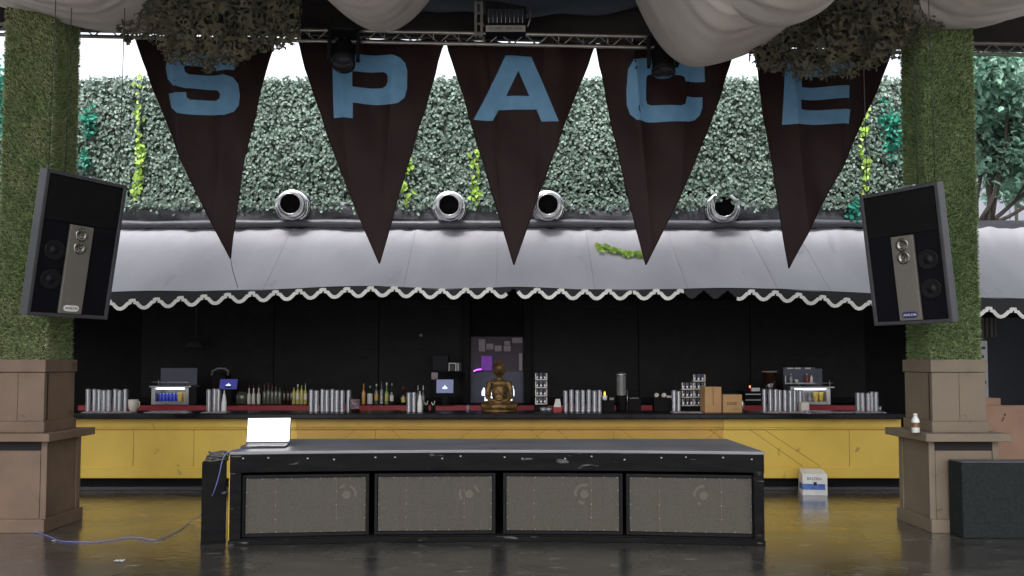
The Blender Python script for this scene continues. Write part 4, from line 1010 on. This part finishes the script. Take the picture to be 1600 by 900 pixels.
# lit coolers
def cooler(u0, u1, v0, v1, label, cols):
    Y = 11.95; a_ = at((u0+u1)/2, v1, Y); w = (u1-u0)*Y/F; h = (v1-v0)*Y/F
    t = thing('drinks_cooler', label, 'cooler', (a_.x, Y, ZB), group='lit coolers on the back bar')
    MB().bx((-w/2, 0, 0), (-w/2+.06, .3, h)).bx((w/2-.06, 0, 0), (w/2, .3, h)).bx((-w/2+.06, 0, 0), (w/2-.06, .3, .05)).bx((-w/2+.06, .27, .05), (w/2-.06, .3, h)).build('cabinet', m_steel, t, .004)
    MB().bx((-w/2-.02, -.04, h), (w/2+.05, .3, h+.025)).build('shelf_top', m_steel, t, .006)
    MB().bx((-w/2+.07, .02, h-.03), (w/2-.07, .05, h-.004)).build('strip_lamp', m_led, t)
    MB().bx((-w/2, .31, h+.03), (w/2, .33, h+.30)).build('splash_panel', m_cabb, t)
    MB().tube([(-w/2+.01, -.02, h+.08), (w/2+.03, -.02, h+.08)], .008, 6).tube([(-w/2+.12, -.02, h+.02), (-w/2+.12, -.02, h+.12)], .008, 6).tube([(w/2-.02, -.02, h+.02), (w/2-.02, -.02, h+.12)], .008, 6).build('guard_rail', m_steel, t)
    return t, w, h
cl, w, h = cooler(236, 294, 610, 637, 'lit steel drinks cooler with blue cans at the left', 0)
canp = None
for k in range(6):
    loc = cl.location+Vector((-w/2+.095+k*.055, .1, .051)); lb = f'{ORD[k]} blue can from the left inside the left cooler'
    if canp is None:
        canp = thing('can', lb, 'can', loc, group='blue cans in the left cooler')
        MB().lathe([(.022,0),(.026,.008),(.026,.12)], 12).build('body', m_can, canp); MB().lathe([(.026,.12),(.021,.13),(.019,.128),(.0,.128)], 12, cap=False).build('lid', m_steel, canp)
    else: copy_tree(canp, loc, lb)
yp = thing('yellow_cup', 'bright yellow cup right of the blue cans in the left cooler', 'cup', cl.location+Vector((w/2-.16, .08, .051)))
MB().lathe([(.03,0),(.042,.14),(.038,.14),(.028,.01)], 14, cap=False).build('bowl', m_cyel, yp); MB().lathe([(.03,.0),(.0,.0)], 14, cap=False).build('bottom', m_cyel, yp)
copy_tree(yp, cl.location+Vector((w/2-.095, .12, .051)), 'dimmer yellow cup at the right side of the left cooler')
cl2, w2, h2 = cooler(1236, 1298, 612, 638, 'lit steel drinks cooler with yellow cups and splash shelf at the right', 1)
copy_tree(yp, cl2.location+Vector((w2/2-.20, .08, .051)), 'left yellow cup in the right cooler'); copy_tree(yp, cl2.location+Vector((w2/2-.11, .10, .051)), 'right yellow cup in the right cooler')
copy_tree(canp, cl2.location+Vector((-w2/2+.2, .1, .051)), 'single blue can in the right cooler')['group'] = 'cans in the right cooler'
t = thing('splash_shelf', 'steel framed dark panel with small shelf above the right cooler', 'shelf', cl2.location+Vector((-.08, .12, h2+.03)))
MB().bx((-.26, .1, .04), (.24, .12, .29)).build('panel', m_cabb, t)
MB().bx((-.265, .0, .03), (.20, .1, .04)).bx((-.27, .0, .03), (-.258, .1, .16)).build('shelf', m_steel, t)
mb = MB()
for xx in (-.2, -.08, .08): mb.bx((xx, .085, .265), (xx+.09, .1, .285))
mb.build('clips', m_label, t)
for xx, m_, c_, lb in ((-.16, m_glass, m_label, 'clear bottle on the splash shelf above the right cooler'), (.09, m_redp, m_white, 'red sauce bottle on the splash shelf above the right cooler'), (.16, m_cream, m_gb, 'cream bottle with dark cap on the splash shelf above the right cooler')):
    bottle(t.location+Vector((xx, .05, .041)), .15, .024, m_, c_, lb, None, group='bottles on the splash shelf')
tag(MB().lathe([(.02,0),(.034,.06),(.03,.06),(.018,.01)], 12).build('small_cup', m_label, loc=t.location+Vector((-.08, .04, .041))), 'small pale cup on the splash shelf above the right cooler', 'cup')
t = thing('napkin_box', 'small white box on two feet in front of the right cooler', 'box', cpos(1257, 10.5))
MB().bx((-.055, -.04, .03), (.05, .04, .145)).build('body', m_cream, t, .005)
MB().bx((-.045, -.02, 0), (-.03, .02, .029)).bx((.022, -.02, 0), (.037, .02, .029)).build('feet', m_cream, t)
tag(MB().lathe([(.02,0),(.022,.08),(.018,.08)], 10).build('small_glass', m_cup, loc=cpos(1375)), 'single short glass right of the last cup stacks', 'glass')
p = at(306, 538, 12.6)
t = thing('pendant_lamp', 'small dark unlit pendant lamp hanging in the dark over the lit cooler with blue cans', 'lamp', p)
MB().lathe([(.16,-.04),(.13,.02),(.05,.07),(.02,.09)], 16, cap=False).build('lamp_shade', mat('dull dark shade', (.03,.03,.03), rough=.4), t)
MB().tube([(0, 0, .08), (0, 0, 3.05-p.z)], .008, 5).build('cord', m_cableb, t)
p = at(658, 524, 13.03); tag(MB().lathe([(.03,0),(.03,.03),(.0,.035)], 10, FRONT).build('wall_button', m_note, loc=p), 'small pale round fitting on the dark shutter above the bottles', 'fitting')

# ------------------------------------------------------------------ overhead: drapes, nets, lamps
def drape(uc, vlow, Y, kL, kR, wl, wr, depth, ph, label, skew=0):
    p0 = at(uc, vlow, Y)
    t = tag(MB().grid(lambda s, q: drp(s, q, kL, kR, wl, wr, depth, ph, skew), 90, 110).build('ceiling_drape', m_drape, loc=p0, solid=.004), label, 'drape', 'white drapes swagged under the roof')
    return t
def drp(s, q, kL, kR, wl, wr, depth, ph, skew):
    x = -wl+(wl+wr)*s; y = (q-.5)*2*depth
    kk = kL if x < 0 else kR
    z = kk*abs(x)**1.9+.33*(abs(y)/depth)**2.2*1.2+skew*x
    f = y*9/depth+1.1*math.sin(x*1.5+ph)+ph
    z += (.022+.03*min(1, abs(x)))*(abs(math.sin(f*.5))**.7)*(.4+.6*min(1, abs(x)*1.3))
    z += .02*abs(math.sin(x*3.1+y*1.7+ph*2))**.6*math.exp(-((y+.2)/.6)**2)*min(1, abs(x))
    q_ = random.Random(int(ph*100))
    for k in range(11):
        c_, w_, a_, sl_ = q_.uniform(-1, .3)*depth, q_.uniform(.025, .09), q_.uniform(.008, .024), q_.uniform(-.12, .2)
        z += a_*math.exp(-((y-c_-sl_*x-.05*math.sin(x*3+k))/w_)**2)*(.35+min(1, abs(x)))*q_.choice((-1, 1))
    return Vector((x, y+.05*math.sin(x*4+ph), max(z, -.02)))
drape(572, 16, 7.6, .95, 1.25, 1.9, 1.4, 1.3, .3, 'white drape swag above the letter P pennant')
drape(1120, 75, 7.4, 1.9, .42, .95, 1.9, 1.3, 1.9, 'largest white drape swag, drooping before the letter C pennant')
drape(1240, 26, 6.5, .9, 1.0, 1.5, .8, .9, 4.1, 'beige inner fold of drape behind the largest swag at right', .0)
drape(150, 23, 7.7, .14, .9, 2.2, 1.0, 1.2, 2.7, 'white drape swag above the left pillar')
drape(1525, 25, 7.5, .9, .25, .9, 2.0, 1.2, 5.0, 'white drape swag above the right pillar')

def net(pts, Y, dep, label, n, seed, fr):
    rr = random.Random(seed); mb = MB()
    us = [p[0] for p in pts]
    c0 = at(sum(us)/len(us), 40, Y)
    def low(u): return lerp_tab(pts, u)
    for lay in range(3):
        st = 2.4; so = seed*7.3+lay*19.1
        def P_(iu, iv):
            u = us[0]-4+iu*st; v = -64+iv*st
            a_ = noise.noise(Vector((u/34, v/34, so+5))); b_ = noise.noise(Vector((u/13, v/13, so+9)))
            y = Y+dep*(lay/2-.5)+.20*a_+.07*b_-.3*math.sin(max(0, min(1, (u-us[0])/(us[-1]-us[0])))*math.pi)*(1-max(0, v)/170)
            return at(u+4*a_, v+5*b_, y)-c0
        idx = {}; vs = []; fs = []
        def vid(k):
            if k not in idx: idx[k] = len(vs); vs.append(P_(*k))
            return idx[k]
        for iu in range(int((us[-1]-us[0]+8)/st)):
            u = us[0]-4+iu*st; lv = low(u)+6+11*noise.noise(Vector((u/9, so, 2)))+8*noise.noise(Vector((u/30, so, 7)))
            for iv in range(90):
                v = -64+iv*st
                if v > lv: break
                w_ = abs(noise.noise(Vector((u/8.5+.6*noise.noise(Vector((u/20, v/20, so))), v/7.5, so))))
                if w_ > (.19 if lay else .25)-.10*max(0, 1-(lv-v)/45): continue
                fs.append((vid((iu, iv)), vid((iu+1, iv)), vid((iu+1, iv+1)), vid((iu, iv+1))))
        mb.add(vs, fs)
    for k in range(420):
        u = rr.uniform(us[0], us[-1]); v = low(u)-rr.random()**1.5*120+8
        p = at(u, v, Y-dep*.55-.15*rr.random())
        leaf_mesh(mb, p-c0, (rr.gauss(0, .5), -1, rr.gauss(0, .5)), rr.uniform(.04, .075), rr.uniform(0, 6.28), rr.uniform(.05, .3), rr.uniform(.3, .6))
    # net cords
    for k in range(26):
        u = us[0]+(us[-1]-us[0])*(k+.5)/26
        mb.tube([at(u+3*math.sin(v*.2+k), v, Y) - c0 for v in range(-60, int(low(u)), 9)] or [Vector((0,0,0)), Vector((0,0,.01))], .004, 4)
    tag(mb.build('camouflage_net', m_netA, loc=c0), label, 'camouflage net', 'camouflage nets under the roof')
net([(186, 40), (200, 62), (215, 45), (245, 62), (262, 92), (300, 92), (325, 108), (345, 90), (370, 98), (400, 75), (440, 68), (468, 52)], 8.3, .5, 'brown green camouflage net bundled over the letter S pennant', 6000, 3, .06)
net([(1175, 92), (1195, 105), (1228, 104), (1250, 118), (1300, 112), (1335, 112), (1360, 98), (1385, 92), (1400, 82), (1415, 70), (1440, 55), (1478, 35)], 8.1, .5, 'brown green camouflage net bundled over the letter E pennant', 6800, 11, .06)

def stage_light(u, v, Y, label, yaw, ptch):
    p = at(u, v, Y)
    t = thing('stage_light', label, 'stage light', p, yaw, group='black moving head lights under the truss')
    MB().bx((-.15, -.12, .26), (.15, .12, .42)).build('base', m_spk, t, .012)
    for s_ in (-1, 1): MB().bx((s_*.165-.022, -.06, -.06), (s_*.165+.022, .06, .3)).build('yoke_arm', m_spk, t, .01)
    M_ = Matrix.Rotation(ptch, 4, 'X')
    hd = MB().lathe([(.06,-.2),(.11,-.17),(.135,-.06),(.13,.08),(.14,.1),(.14,.16),(.125,.165)], 20, M_).build('head', m_spk, t)
    MB().lathe([(.118,.167),(.08,.178),(.0,.182)], 20, M_, False).build('lens', m_lens, hd)
    MB().tube([(-.03, 0, .42), (-.03, 0, .56)], .02, 6).tube([(.06, .02, .42), (.12, .05, .5), (.14, .1, .57)], .008, 5).build('clamp', m_black, t)
stage_light(537, 86, 8.95, 'black moving head light hanging before the letter P', R(10), R(150))
stage_light(1036, 96, 8.95, 'black moving head light hanging before the letter C', R(-6), R(165))
stage_light(1205, 88, 8.95, 'black moving head light half hidden by the right camouflage net', R(20), R(140))
p = at(790, 40, 8.95)
t = thing('strobe_light', 'boxy strobe light with printed pale label at the centre of the truss', 'strobe light', p)
MB().bx((-.24, 0, -.085), (.24, .2, .30)).build('housing', m_black, t, .008)
MB().bx((-.235, -.006, -.075), (.235, -.0005, 0.0)).build('label_plate', mat('grey label plate', (.30,.28,.25), rough=.5), t)
text_part('ATOMIC 3000 DMX', .046, 'lettering', m_ink, t, Matrix.Translation((0, -.0075, -.038)) @ FRONT, 1.0, .0008)
MB().bx((-.22, -.006, .03), (.22, -.0005, .20)).build('reflector_window', m_lens, t)
mb = MB()
for k in range(9): mb.tube([(-.2+k*.05, -.009, .03), (-.2+k*.05, -.009, .2)], .003, 4)
mb.build('guard_wires', m_steel, t)
MB().tube([(-.26, .08, .02), (-.29, .08, .1), (-.29, .08, .42)], .014, 6).tube([(.26, .08, .02), (.29, .08, .1), (.29, .08, .42)], .014, 6).tube([(-.29, .08, .42), (.29, .08, .42)], .014, 6).build('bracket', m_alu, t)
x0 = at(748, 30, 9.0)
t = thing('truss_hanger', 'short upright steel frame hanging at the left of the strobe light', 'bracket', x0)
MB().bx((-.05, -.02, -.22), (-.02, .02, .8)).bx((.02, -.02, -.22), (.05, .02, .8)).build('uprights', m_alu, t)
mb = MB()
for k in range(8): mb.bx((-.02, -.012, -.2+k*.13), (.02, .012, -.18+k*.13))
mb.build('rungs', m_alu, t)
